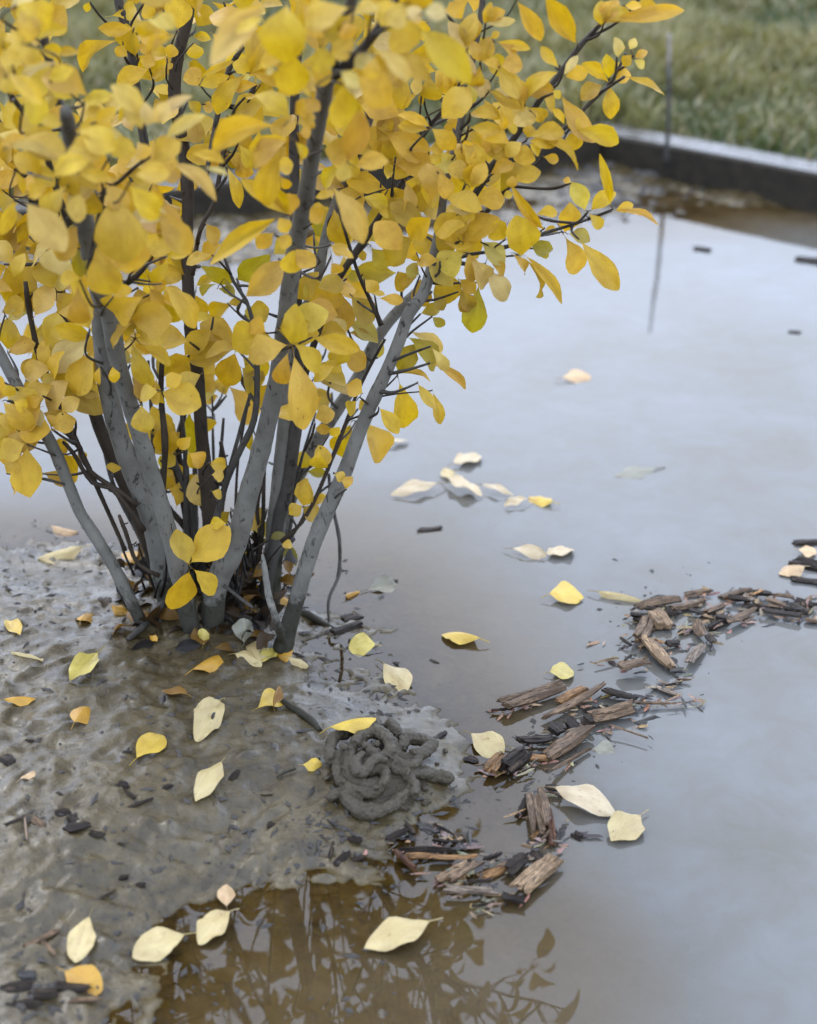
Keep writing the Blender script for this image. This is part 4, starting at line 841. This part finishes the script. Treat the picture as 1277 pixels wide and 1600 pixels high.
# ------------------------------------------------------------------ fallen leaves: every one a thing
FK = {'c': (.44, .345, .155), 'y': (.49, .33, .035), 'o': (.44, .235, .018), 'g': (.44, .355, .075), 'w': (.46, .365, .22), 'd': (.20, .10, .018), 's': (.17, .165, .12), 'p': (.45, .30, .15)}
FALL = [
 (5,1022,68,1034,.42,'c','curl','pale curled leaf on the mud at the left edge, level with the stem feet'),
 (163,1015,110,1068,.50,'g','flat','pale yellow leaf with its stalk pointing up right, left of the stem feet'),
 (-6,1100,56,1094,.34,'o','curl','narrow golden leaf standing on edge at the left edge of the mud'),
 (110,1146,140,1108,.45,'o','curl','small crescent-curled golden leaf on the upper left mud'),
 (203,1200,256,1153,.62,'y','flat','golden yellow leaf with a ragged end in the middle of the mud bank'),
 (352,1094,306,1162,.62,'c','flat','cream leaf with one black spot lying on the mud'),
 (354,1189,306,1256,.52,'c','flat','cream leaf with brown mottling and a long stalk, below the black-spotted one'),
 (303,1097,255,1082,.55,'d','flat','orange-brown leaf lying below the stem feet'),
 (288,1062,342,1026,.50,'o','curl','golden leaf folded into a tent just below the front stems'),
 (392,1118,438,1096,.60,'y','flat','yellow leaf stained black beside the black rotten stalk'),
 (430,1112,436,1072,.34,'d','curl','shrivelled brown leaf standing up at the end of the black stalk'),
 (500,1160,588,1136,.36,'y','curl','golden leaf draped over the top edge of the worm cast'),
 (466,1200,503,1196,.75,'y','curl','small folded golden leaf with pointed corners left of the worm cast'),
 (25,1228,54,1208,.50,'p','curl','tiny peach-coloured leaf low on the left side of the mud'),
 (356,1432,355,1386,.80,'p','flat','small round peach leaf at the edge of the brown shallows'),
 (374,1424,311,1480,.52,'c','flat','pale cream leaf with its stalk up, tip touching the longer leaf beside it'),
 (308,1464,208,1500,.42,'c','flat','long cream leaf with a yellow end lying in the brown shallows'),
 (145,1426,118,1508,.60,'c','flat','broad cream leaf with a stalk pointing up in the lower left corner'),
 (88,1516,160,1553,.60,'o','flat','orange and gold leaf below the broad cream one in the lower left corner'),
 (694,1442,570,1486,.38,'c','flat','large cream leaf floating in the reflection at the bottom centre'),
 (597,1014,545,1016,.55,'g','flat','yellow-green leaf at the waterline right of the broken stick'),
 (588,1034,638,1082,.60,'c','flat','cream leaf at the waterline just below the yellow-green one'),
 (764,1010,690,994,.52,'y','curl','arched yellow leaf floating alone above the worm cast'),
 (850,1056,896,1052,.85,'g','round','small round pale yellow leaf floating above the first wood chips'),
 (845,938,912,937,.50,'y','flat','yellow leaf floating left of a boat-shaped pale leaf'),
 (917,928,1006,942,.38,'c','curl','pale boat-shaped leaf touching the start of the upper chip drift'),
 (724,1146,786,1184,.55,'c','flat','cream leaf resting against the left end of the middle chip drift'),
 (855,1240,958,1278,.36,'w','flat','long pale leaf with its stalk on the lower wood chips'),
 (1011,1270,955,1318,.75,'c','flat','round cream leaf floating on open water at the lower right'),
 (795,862,850,872,.32,'w','flat','narrow whitish leaf touching a round holed leaf'),
 (850,872,893,862,.65,'w','round','round whitish leaf with a brown middle touching a narrow one'),
 (875,792,827,778,.70,'y','curl','bright yellow cupped leaf at the right end of the floating chain of leaves'),
 (828,786,790,793,.30,'w','flat','whitish leaf tucked under the bright yellow cupped one'),
 (748,764,800,777,.22,'w','flat','thin whitish leaf in the middle of the floating chain'),
 (690,762,615,776,.30,'w','flat','whitish leaf at the left end of the floating chain'),
 (694,752,750,777,.45,'w','flat','ragged whitish leaf at the fork of the floating chain'),
 (716,742,690,746,.6,'c','round','small cream leaf between two whitish ones in the floating chain'),
 (704,730,748,716,.6,'w','round','round whitish leaf at the top of the floating chain'),
 (598,696,636,692,.28,'w','flat','whitish leaf floating behind the rightmost stem'),
 (867,596,924,592,.34,'p','flat','lone pinkish leaf floating far out on the puddle'),
 (1040,731,960,744,.30,'s','flat','faint sunken leaf far right under the open water'),
 (145,858,60,874,.55,'c','curl','large pale crinkled leaf on the far shore at the left'),
 (72,824,122,833,.50,'p','curl','brownish curled leaf in the water behind the left shore'),
 (3,968,32,996,.60,'y','flat','golden leaf at the left edge on the grey mud'),
 (124,982,146,962,.50,'o','curl','small orange leaf on the grey mud left of the stems'),
 (168,942,200,958,.60,'o','curl','orange-brown leaf leaning on the leftmost stem foot'),
 (188,962,234,968,.55,'d','curl','dark golden leaf under the leftmost stem foot'),
 (192,892,232,868,.60,'o','curl','golden leaf behind the leftmost stem'),
 (426,936,456,946,.80,'o','curl','golden-brown leaf wedged beside the foot of the rightmost stem'),
 (534,938,562,926,.40,'o','curl','tiny golden leaf in the water by the dead twig'),
 (562,926,620,914,.40,'s','flat','faint sunken leaf beside the dead twig'),
 (1266,890,1218,900,.60,'p','curl','peach leaf at the right edge below the dark bark'),
 (1240,862,1276,868,.60,'p','flat','pale brown leaf on the dark bark at the right edge'),
 (356,1026,410,1042,.60,'c','curl','cream leaf lying lowest in the leaf huddle below the broken stick'),
 (378,1012,380,966,.75,'s','curl','grey-green leaf propped upright against the shrub base'),
 (412,1000,396,1036,.60,'c','curl','pale folded leaf in the middle of the leaf huddle'),
 (398,1044,432,1020,.50,'g','flat','yellow-green leaf in the leaf huddle below the broken stick'),
 (434,1010,450,1036,.70,'o','curl','golden leaf at the foot of the broken stick'),
 (440,1030,482,1044,.30,'c','curl','thin cream leaf sticking out right of the leaf huddle'),
 (316,1014,316,982,.55,'g','curl','yellow-green leaf standing against the foot of the front stem'),
 (232,996,246,1006,.60,'o','flat','tiny orange leaf scrap on the mud by the fallen stick'),
 (1164,1158-1158+1164,1164,1164,.1,'w','flat',''),
 (918,1170,960,1176,.60,'s','flat','grey translucent leaf sunk beside the middle chip drift'),
 (60,0,0,0,0,'w','flat',''),
]
FM = {}
for kd in ('flat', 'curl', 'round'):
    FM[kd] = [leaf_mesh('fallen_leaf', kd, .20, 100+k, 14, 6) for k in range(11)]
    for me in FM[kd]: me.materials.append(M_fallen)
for i, (bx, by, tx, ty, rt, ck, kd, lab) in enumerate(FALL):
    if not lab: continue
    rd = random.Random(i*5+1)
    lift = {'flat': .0012, 'curl': .0006, 'round': .0012}[kd]
    b = surf_at(bx, by); t = surf_at(tx, ty)
    if 'sunken' in lab or 'sunk ' in lab: b.z = t.z = -.0015; lift = 0
    up = lift + .0015
    if 'draped' in lab: up += .017; b = at_y(bx, by, b.y-.008); t = at_y(tx, ty-3, t.y-.030); up = .008
    b = b + Vector((0, 0, up*1.3)); t = t + Vector((0, 0, up))
    if 'upright' in lab or 'standing against' in lab or 'standing up' in lab or 'leaning' in lab or 'propped' in lab:
        lo, hi = ((bx, by), (tx, ty)) if by > ty else ((tx, ty), (bx, by))
        pl_ = surf_at(*lo); ph_ = at_y(hi[0], hi[1], pl_.y + .006)
        b, t = (pl_, ph_) if by > ty else (ph_, pl_)
    if ck == 'w': dd = t-b; b = b - dd*.14; t = t + dd*.06
    L = (t-b).length; nh = Vector((rd.uniform(-.15, .15), rd.uniform(-.5, -.05), 1))
    if kd == 'curl': nh = Vector((rd.uniform(-.25, .25), rd.uniform(-.45, -.1), 1))
    e = .01; px_, py_ = (b.x+t.x)/2, (b.y+t.y)/2
    if gh(px_, py_) > .0: nh += Vector((-(gh(px_+e, py_)-gh(px_-e, py_))/(2*e), -(gh(px_, py_+e)-gh(px_, py_-e))/(2*e), 0))
    o = bpy.data.objects.new('fallen_leaf', FM[kd][rd.randrange(11)]); COL.objects.link(o)
    vis = math.hypot(tx-bx, ty-by); phi = abs(tx-bx)/vis; sv = .42 + .2*max(0, (by-600))/1000
    wid = rt*vis*px_size(b)*.84/math.sqrt((phi*sv)**2 + 1 - phi*phi) if kd != 'curl' else rt*L*1.45
    wid = min(wid*(.72 if ck == 'w' and by < 900 else .92), L*.95); o.matrix_basis = leaf_frame(b, t, wid, nh)
    k = rd.uniform(.92, 1.06); cc = FK[ck]; o.color = (cc[0]*k, cc[1]*k, cc[2]*k, 1)
    tag(o, lab, 'leaf', 'fallen leaves on the mud and water')
    if 'black spot' in lab:
        vz = min(o.data.vertices, key=lambda v: (v.co.x-.62)**2 + (v.co.y-.10)**2).co; bx_, by_, bz_ = vz.x, vz.y, vz.z
        Vb = [(bx_+.035*math.cos(a)*(1+.2*math.sin(3*a)), by_+.050*math.sin(a), .0) for a in [k*math.pi/6 for k in range(12)]]
        V2 = [(x, y, bz_-.02) for x, y, z in Vb] + [(x, y, bz_+.035) for x, y, z in Vb]
        sm = mesh_from('spot', V2, [tuple(range(12, 24))] + [(q, (q+1) % 12, 12+(q+1) % 12, 12+q) for q in range(12)], False)
        so = link('spot', sm, simple_mat('black_rot', (.012, .010, .010), (.03, .026, .02), 20, .3), o)

# ------------------------------------------------------------------ wood chips
CC = {'t': (.34, .225, .125), 'd': (.024, .016, .010), 'b': (.185, .120, .070), 'o': (.33, .175, .070), 'l': (.26, .20, .145), 's': (.06, .058, .054), 'r': (.13, .055, .025)}
CN = {'t': 'tan', 'd': 'black wet', 'b': 'grey-brown', 'o': 'orange-tan', 'l': 'pale', 's': 'dull grey half-sunk', 'r': 'reddish'}
def chip_mesh(L, W, T, rd):
    V = []; F = []
    def sliver(L, W, T, ox, oy, oz):
        ns = 4 if W < .009 else 5; nx = 6; b = len(V)
        prof = []; a0 = rd.uniform(0, 1)
        for k in range(ns):
            th = 2*math.pi*(k+a0+rd.uniform(-.22, .22))/ns
            m = max(abs(math.cos(th)), abs(math.sin(th)))
            prof.append((math.cos(th)/m*W/2*rd.uniform(.75, 1.05), math.sin(th)/m*T/2*rd.uniform(.7, 1.1)))
        sh0, sh1 = rd.uniform(-.5, .5)*W, rd.uniform(-.5, .5)*W
        rag = [[rd.uniform(-.35, .15)*min(L*.35, W) for _ in range(ns)] for _ in range(2)]
        tp0, tp1 = rd.uniform(.6, 1.0), rd.uniform(.35, 1.0); bow = rd.uniform(-.04, .04)*L; bz = rd.uniform(-.03, .05)*L
        for i in range(nx+1):
            u = i/nx; tap = 1.0
            if u < .2: tap = tp0 + (1-tp0)*u/.2
            if u > .65: tap = 1 - (1-tp1)*(u-.65)/.35
            for k, (y, z) in enumerate(prof):
                x = (u-.5)*L + ((rag[0][k] + sh0*y/W)*(1-u)**4 + (rag[1][k] + sh1*y/W)*u**4)
                V.append((ox + x, oy + y*tap*(1+rd.uniform(-.10, .10)) + bow*(4*(u-.5)**2), oz + z*tap*(1+rd.uniform(-.15, .15)) + bz*(4*(u-.5)**2)))
        for i in range(nx):
            for k in range(ns):
                F.append((b+i*ns+k, b+(i+1)*ns+k, b+(i+1)*ns+(k+1) % ns, b+i*ns+(k+1) % ns))
        F.append(tuple(b+k for k in range(ns))); F.append(tuple(b+nx*ns+k for k in range(ns))[::-1])
    n = 1 if W < .005 else (2 if W < .010 else 3 if W < .018 else 5)
    if n == 1: sliver(L, W, T, 0, 0, 0)
    else:
        for q in range(n):
            w = W/n*rd.uniform(1.7, 2.4); l = L*rd.uniform(.8, 1.0)
            sliver(l, w, T*rd.uniform(.75, 1.1), rd.uniform(-.5, .5)*(L-l), ((q+.5)/n-.5)*W*.8, rd.uniform(-.12, .16)*T)
    return mesh_from('wood_chip', V, F, False)
def U(ox, oy, sc, txt): 
    r = []
    for ln in txt.replace('\n', '|').split('|'):
        q = ln.split()
        if len(q) >= 6: r.append([float(q[0])/sc+ox, float(q[1])/sc+oy, float(q[2])/sc+ox, float(q[3])/sc+oy, float(q[4])/sc, q[5]])
    return r
DRIFTS = {
 'upper chip drift': U(740, 820, 2.378, """600 320 780 290 25 b|740 330 870 285 28 b|780 270 900 258 20 b|920 275 1030 250 25 b|860 340 935 315 35 b|870 400 960 345 25 d|940 390 1060 330 28 b|1060 335 1220 365 20 d
1110 280 1195 285 20 b|1040 270 1110 275 18 d|960 290 1060 290 16 d|1200 290 1270 320 30 d|1150 330 1195 335 20 d|1230 360 1285 370 25 b|665 340 715 400 50 t|610 455 650 370 45 b|640 455 740 550 50 t
545 440 585 465 15 d|540 560 650 545 50 b|735 500 770 555 28 s|830 385 850 440 35 b|790 540 855 450 28 l|765 410 820 385 28 d|715 460 770 455 20 d|430 438 545 450 8 s|505 500 640 520 12 s
755 585 810 588 10 b|870 430 895 460 25 d|600 350 640 375 35 d|700 320 760 350 24 d|800 330 860 350 22 d|1000 310 1090 320 22 d|1090 300 1160 320 22 b|1180 310 1240 345 26 d|640 330 680 340 20 d|900 360 960 380 20 d|1000 280 1040 300 22 l"""),
 'middle chip drift': U(740, 820, 2.378, """105 700 345 620 45 b|315 675 420 630 25 o|265 740 490 620 35 b|480 640 610 665 38 d|410 700 500 690 25 d|430 740 605 700 48 b|285 770 330 800 45 d|350 735 385 780 30 d|275 880 430 780 56 b
290 860 400 790 20 o|285 940 430 840 14 b|170 830 300 820 42 d|50 945 115 870 42 o|120 930 200 870 60 d|500 770 650 815 10 b|600 680 790 675 12 b|680 615 760 640 22 l|610 640 670 640 10 s
770 620 840 690 8 s|405 740 440 770 30 d|700 650 780 650 10 s|200 880 280 885 18 o|600 740 690 705 34 s"""),
 'lower chip pile': U(460, 1000, 2.554, """410 870 490 945 25 r|440 880 550 870 22 o|540 890 750 885 24 o|570 975 700 910 28 t|620 985 750 905 30 b|750 960 930 870 28 o|600 1020 820 1030 24 l|890 1020 1050 880 62 t|680 850 1050 860 28 s
490 730 740 820 50 s|370 830 450 780 30 d|560 810 650 830 20 d|830 1040 930 1060 40 d|850 950 930 880 40 d|960 640 985 820 78 b|1015 690 1035 840 20 r|895 720 940 630 22 d|1050 820 1100 730 50 s
1000 610 1075 615 26 d|1115 780 1150 800 26 d|640 940 720 890 16 d|700 990 790 975 16 d|760 900 830 880 20 d|450 760 480 800 24 d|560 760 640 800 18 d|760 1080 800 1040 16 s|420 850 640 860 24 d|950 860 1010 900 30 d"""),
}
_q = random.Random(21)
for dn, n_ in (('upper chip drift', 26), ('middle chip drift', 12), ('lower chip pile', 12)):
    base_ = list(DRIFTS[dn])
    for k in range(n_):
        c = _q.choice(base_); t = _q.random(); x = c[0]*(1-t)+c[2]*t + _q.gauss(0, 7); y = c[1]*(1-t)+c[3]*t + _q.gauss(0, 4)
        ln = _q.uniform(14, 40); an = _q.gauss(-.35, .45) if dn != 'lower chip pile' else _q.gauss(-.4, .8)
        DRIFTS[dn].append([x-math.cos(an)*ln/2, y-math.sin(an)*ln*.3, x+math.cos(an)*ln/2, y+math.sin(an)*ln*.3, _q.uniform(3.5, 7.5), _q.choice('ddbbotl')])
allchips = []
for dn, lst in DRIFTS.items():
    order = {}
    for c in lst: order.setdefault(c[5], []).append(c)
    for ck, cl in order.items(): cl.sort(key=lambda q: (q[0]+q[2])/2)
    for i, c in enumerate(lst):
        x1, y1, x2, y2, w, ck = c; rd = random.Random(int(x1*7+y1*13))
        stack = (.0 if ck == 's' else rd.uniform(.002, .008)) + (.004 if w > 16 and ck != 's' else 0)
        a = surf_at(x1, y1); b = surf_at(x2, y2); mid = (a+b)/2; mid.z = max(mid.z, 0) + stack
        d = b-a; L = d.length; W = w*px_size(mid)*1.15; W = min(W, L*1.0); T = W*rd.uniform(.24, .36) + .002
        if ck == 's': T *= .5; mid.z = -.001
        o = link('wood_chip', chip_mesh(L, W, T, rd), M_wood)
        o.location = mid; o.rotation_euler = (rd.uniform(-.35, .35)*(ck != 's'), rd.uniform(-.10, .10)*(ck != 's'), math.atan2(d.y, d.x))
        k = rd.uniform(.8, 1.2); cc = CC[ck]; o.color = (cc[0]*k, cc[1]*k, cc[2]*k, 1)
        cl = order[ck]; idx = cl.index(c); NW = ['first', 'second', 'third', 'fourth', 'fifth', 'sixth', 'seventh', 'eighth', 'ninth', 'tenth', 'eleventh', 'twelfth', 'thirteenth', 'fourteenth', 'fifteenth', 'sixteenth', 'seventeenth', 'eighteenth', 'nineteenth', 'twentieth', 'twenty-first', 'twenty-second', 'twenty-third', 'twenty-fourth', 'twenty-fifth', 'twenty-sixth', 'twenty-seventh', 'twenty-eighth']
        ln_ = 'long' if L > .055 else ('short' if L < .028 else '')
        pos = 'the only one of its colour' if len(cl) == 1 else ('leftmost of its colour' if idx == 0 else ('rightmost of its colour' if idx == len(cl)-1 else NW[idx] + ' such from the left'))
        tag(o, f"{CN[ck]} wood chip in the {dn}, {pos}", 'wood chip', 'wood chips of the ' + dn)
def splinters():
    V, F, C = [], [], []
    rd = random.Random(5)
    for dn, lst in DRIFTS.items():
        for k in range({'upper chip drift': 260, 'middle chip drift': 170, 'lower chip pile': 190}[dn]):
            c = rd.choice(lst); t = rd.random(); x = c[0]*(1-t)+c[2]*t + rd.gauss(0, 11); y = c[1]*(1-t)+c[3]*t + rd.gauss(0, 6)
            p = surf_at(x, y); L = rd.uniform(.004, .026)*rd.uniform(.5, 1); w = rd.uniform(.0006, .0028); a = rd.gauss(.4, .8)
            d = Vector((math.cos(a), math.sin(a), rd.gauss(0, .10))); sd = Vector((-d.y, d.x, 0)).normalized(); up = Vector((0, 0, 1))
            p.z += rd.uniform(.0003, .007)*(1 if rd.random() < .6 else .1); b = len(V)
            for q, (lx, m) in enumerate(((-.5, .5), (-.1, 1), (.3, .9), (.5, .2))):
                j = rd.uniform(-.4, .4)*w
                for (sy, sz) in ((-1, -.35), (1, -.35), (0, .5)):
                    V.append(p + d*(L*lx + rd.uniform(-.1, .1)*w*4) + sd*(sy*w*m*rd.uniform(.7, 1.2) + j) + up*(sz*w*m))
            for q in range(3):
                for r in range(3): F.append((b+q*3+r, b+(q+1)*3+r, b+(q+1)*3+(r+1) % 3, b+q*3+(r+1) % 3))
            F += [(b, b+1, b+2), (b+11, b+10, b+9)]
            k_ = rd.choice(('d', 'd', 'b', 'b', 'o', 't')); C += [(*[v*rd.uniform(.7, 1.2) for v in CC[k_]], 1)]*12
    me = mesh_from('wood_splinters', V, F, False); a = me.color_attributes.new('tint', 'FLOAT_COLOR', 'POINT'); a.data.foreach_set('color', [x for c in C for x in c])
    m, nt, out = new_mat('splinter_wood'); g = NT(nt); p = g.n('ShaderNodeBsdfPrincipled', Roughness=.4)
    co = g.n('ShaderNodeNewGeometry').outputs['Position']
    g.l(g.mix(g.ramp(g.noise(co, 900, 3), [(.4, (.7,)*3), (.6, (0, 0, 0))]), g.n('ShaderNodeAttribute', attribute_name='tint').outputs['Color'], (.01, .008, .006)), p.inputs['Base Color']); g.l(p.outputs[0], out.inputs['Surface'])
    tag(link('wood_splinters', me, m), 'fine wood splinters and fibres floating among the wood chips', 'splinters', kind='stuff')
splinters()
SPECIAL = [
 (828-828+785, 1114, 0, 0, 0, '', ''),
]
# bark scraps lying in the mud
SCR = U(0, 1000, 2.365, """415 645 565 590 16 d|205 640 260 635 25 d|245 700 330 690 35 d|330 710 385 735 22 d|85 1140 220 1070 20 b|150 1115 210 1190 18 b|500 905 540 905 20 d|440 880 480 880 20 d|850 520 885 480 18 d
780 490 800 480 20 d|600 545 640 545 18 d|10 430 50 460 30 d|455 415 490 420 15 d|965 575 1015 578 8 d|990 690 1020 680 25 d|850 690 885 700 14 s|410 765 480 765 10 d|350 960 430 930 12 d|20 690 100 665 16 d|95 370 130 378 14 d
215 565 235 575 12 d|10 1290 120 1280 34 d|100 1300 220 1320 40 d|200 1290 340 1310 34 d|30 1340 160 1360 30 d|240 1330 380 1345 22 b|60 1240 140 1250 26 s|430 540 480 550 22 d|460 560 500 590 16 d|120 660 170 690 20 b|260 660 300 690 24 d""") + \
 U(460, 1000, 2.554, """220 780 270 810 30 d|165 900 220 845 20 d|140 880 160 790 15 d|90 770 140 810 10 s|120 700 180 760 12 s|230 880 280 870 20 d|190 740 240 790 12 s|560 390 605 375 36 d|680 470 740 490 24 d|545 80 580 95 16 d|400 90 415 105 14 d|995 520 1020 515 22 b""")
FARD = [(1085,388,1112,392,14,'d'),(1243,405,1290,412,16,'d'),(1232,518,1252,520,8,'d'),(655,830,692,826,8,'d'),(612,908,622,908,9,'d'),(1240,878,1290,890,28,'d'),(1242,850,1290,848,16,'d'),(1236,905,1290,912,14,'d'),(536,968,566,962,12,'d'),(546,1002,580,1006,6,'d'),(520,990,566,975,14,'d')]
NAMES_S = ['dark', 'thin dark', 'broad dark', 'small dark']
reg = lambda x, y: ('the lower left corner' if y > 1440 and x < 330 else 'the left part of the mud bank' if x < 240 and y > 1000 else 'the middle of the mud bank' if x < 470 and y > 1000 else 'the mud beside the worm cast' if x < 780 and y > 1000 else 'the far open water' if y < 700 else 'the right edge of the water' if x > 1100 else 'the water behind the shrub')
byreg = {}
for c in [tuple(q) for q in SCR] + FARD: byreg.setdefault(reg((c[0]+c[2])/2, (c[1]+c[3])/2), []).append(c)
for rn, cl in byreg.items():
    cl.sort(key=lambda q: (q[0]+q[2])/2)
    for i, c in enumerate(cl):
        x1, y1, x2, y2, w, ck = c; rd = random.Random(int(x1*3+y1*11))
        a = surf_at(x1, y1); b = surf_at(x2, y2); mid = (a+b)/2; mid.z = max(mid.z, gh(mid.x, mid.y), 0) + .0005
        d = b-a; L = d.length; W = min(w*px_size(mid)*1.2, L*.9); T = W*.35
        o = link('bark_scrap', chip_mesh(L, W, T, rd), M_wood); o.location = mid
        o.rotation_euler = (rd.uniform(-.3, .3), 0, math.atan2(d.y, d.x)); cc = CC[ck]; o.color = (cc[0], cc[1], cc[2], 1)
        pos = 'the only one there' if len(cl) == 1 else ('leftmost there' if i == 0 else 'rightmost there' if i == len(cl)-1 else NW[i] + ' from the left' if i < len(NW) else f'{len(cl)-i} from the right')
        tag(o, f"{'grey' if ck == 's' else 'brown' if ck == 'b' else 'black'} bark scrap in {rn}, {pos}", 'bark scrap', 'bark scraps in ' + rn)

# crumbs of bark and grit: nobody could count them
def crumbs():
    V, F = [], []; n = 0
    hot = [(520,1300,50),(120,1290,60),(600,1100,60),(330,1240,110),(100,930,120),(60,1560,70),(690,1250,40),(480,1000,60),(640,1330,60),(250,1400,120),(560,1250,70),(60,880,90),(950,255,80),(900,280,60),(1020,290,50),(820,1220,60),(870,1150,80),(1050,960,110)]
    ico = [(1, 0, 0), (0, 1, 0), (-1, 0, 0), (0, -1, 0), (0, 0, 1), (0, 0, -1)]; fi = [(0, 1, 4), (1, 2, 4), (2, 3, 4), (3, 0, 4), (1, 0, 5), (2, 1, 5), (3, 2, 5), (0, 3, 5)]
    while n < 2600:
        if random.random() < .6:
            hx, hy, hr = random.choice(hot); x = random.gauss(hx, hr*.6); y = random.gauss(hy, hr*.45)
        else: x = random.uniform(-40, 620); y = random.uniform(870, 1600)
        p = surf_at(x, y)
        r = (random.random()**5*.0036 + .0004)*(4.5 if y < 400 else 1); a = random.uniform(0, 6.28); el = random.uniform(1, 3.2)
        b = len(V)
        for q in ico:
            u, v, w = q[0]*r*el*random.uniform(.7, 1.2), q[1]*r*random.uniform(.6, 1.1), q[2]*r*.6
            V.append((p.x+u*math.cos(a)-v*math.sin(a), p.y+u*math.sin(a)+v*math.cos(a), p.z+w+.0002))
        F += [tuple(i+b for i in f) for f in fi]; n += 1
    o = link('bark_crumbs', mesh_from('bark_crumbs', V, F, False), simple_mat('bark_crumb', (.010, .008, .006), (.038, .030, .021), 90, .6))
    tag(o, 'dark bark crumbs and grit scattered over the wet mud', 'debris', kind='stuff')
crumbs()

# ------------------------------------------------------------------ worm cast: coiled mud, one body
def cast():
    T = lambda x, y: (x/2.554+460, y/2.554+1000)
    paths = [
     ([(150,500),(150,430),(210,395),(280,378),(340,395),(385,430),(410,470)], 26, .020),
     ([(250,455),(270,415),(320,400),(365,425),(385,470),(350,500),(310,480)], 24, .030),
     ([(410,470),(450,495),(515,480),(540,445),(500,418),(445,425),(425,455)], 24, .022),
     ([(378,345),(392,375),(418,405)], 27, .016),
     ([(440,560),(500,545),(560,550),(600,562),(622,566)], 27, .010),
     ([(245,505),(290,540),(335,535),(360,560),(352,610)], 25, .022),
     ([(200,620),(235,665),(300,690),(370,678),(430,640),(462,600)], 32, .008),
     ([(235,440),(222,500),(240,560),(285,590),(330,575)], 25, .018),
     ([(300,440),(315,475),(360,492),(400,530),(440,545),(475,590),(485,645)], 24, .018),
     ([(130,640),(165,628),(205,600)], 24, .008),
     ([(400,500),(430,520),(470,520),(500,500)], 22, .020),
     ([(280,480),(250,520),(270,560),(320,520),(370,520)], 20, .032),
     ([(180,470),(175,530),(200,580),(250,620),(310,630),(350,600)], 24, .014),
     ([(330,330),(350,360)], 20, .010),([(495,395),(510,415)], 14, .014),([(600,440),(612,455)], 12, .003)]
    V, F = [], []
    rd = random.Random(3)
    for pts, r, up in paths:
        P = []; Rr = []
        for i, (x, y) in enumerate(pts):
            p = surf_at(*T(x, y)); P.append(p + Vector((rd.uniform(-.0012, .0012), -up*.45, up*.60 + rd.uniform(-.0025, .002)))); Rr.append(r/2.554*px_size(p)*rd.uniform(.9, 1.12)*(.75 if i in (0, len(pts)-1) else 1))
        tube(V, F, P, Rr, 12, .0022, .18)
    for k in range(46):
        x, y = rd.gauss(330, 130), rd.gauss(540, 90); p = surf_at(*T(x, y)); r = rd.uniform(.0012, .0042)
        q = p + Vector((rd.uniform(-.006, .006), rd.uniform(-.004, .004), 0)); inn = ((x-330)/170)**2+((y-540)/130)**2 < 1
        hz = Vector((0, 0, rd.uniform(.010, .024) if inn else 0)); tube(V, F, [p+hz, (p+q)/2+hz+Vector((0, 0, r*.5)), q+hz], [r*.7, r, r*.6], 8, .002, .3)
    # heap under the coils
    c = surf_at(*T(330, 560)); n0 = len(V); nr_, na = 16, 40
    for i in range(nr_+1):
        f = i/nr_; 
        for k in range(na):
            th = 2*math.pi*k/na; rr = .040*f*(1+.12*math.sin(th*3+1)+.06*math.sin(th*7))
            x = c.x + rr*1.0*math.cos(th); y = c.y + rr*.95*math.sin(th)
            z = gh(x, y) + .013*(1-f**2.2) - .002 + rd.uniform(-.0008, .0008)
            V.append(Vector((x, y, z)))
    for i in range(nr_):
        for k in range(na): F.append((n0+i*na+k, n0+(i+1)*na+k, n0+(i+1)*na+(k+1) % na, n0+i*na+(k+1) % na))
    bc = len(V)
    for k in range(na):
        v = V[n0+nr_*na+k]; V.append(Vector((v.x, v.y, v.z-.03)))
    for k in range(na): F.append((n0+nr_*na+k, bc+k, bc+(k+1) % na, n0+nr_*na+(k+1) % na))
    F.append(tuple(bc+k for k in range(na))[::-1])
    me = mesh_from('worm_cast', V, F); me.transform(Matrix.Translation(-c))
    m, nt, out = new_mat('cast_mud'); g = NT(nt); co = g.n('ShaderNodeTexCoord').outputs['Object']
    a = g.noise(co, 60, 5, .7); b = g.noise(co, 700, 4, .7)
    col = g.ramp(g.math('ADD', g.math('MULTIPLY', a, .5), g.math('MULTIPLY', b, .5)), [(.36, (.028, .021, .011)), (.64, (.066, .052, .030))])
    p = g.n('ShaderNodeBsdfPrincipled', Roughness=.45); p.inputs['Specular IOR Level'].default_value = .35; g.l(col, p.inputs['Base Color']); g.l(g.bump(b, .9, .0015), p.inputs['Normal']); g.l(p.outputs[0], out.inputs['Surface'])
    o = link('worm_cast', me, m); o.location = c
    r = o.modifiers.new('remesh', 'REMESH'); r.mode = 'VOXEL'; r.voxel_size = .00085; r.use_smooth_shade = True
    t = bpy.data.textures.new('grain', 'CLOUDS'); t.noise_scale = .0035; t.noise_depth = 3
    t2 = bpy.data.textures.new('lumps', 'CLOUDS'); t2.noise_scale = .010; t2.noise_depth = 2
    d2 = o.modifiers.new('lumps', 'DISPLACE'); d2.texture = t2; d2.strength = .0040; d2.mid_level = .5
    dm = o.modifiers.new('grain', 'DISPLACE'); dm.texture = t; dm.strength = .0022; dm.mid_level = .5
    tag(o, 'coiled heap of dark mud like a giant worm cast at the mud bank edge', 'worm cast')
cast()
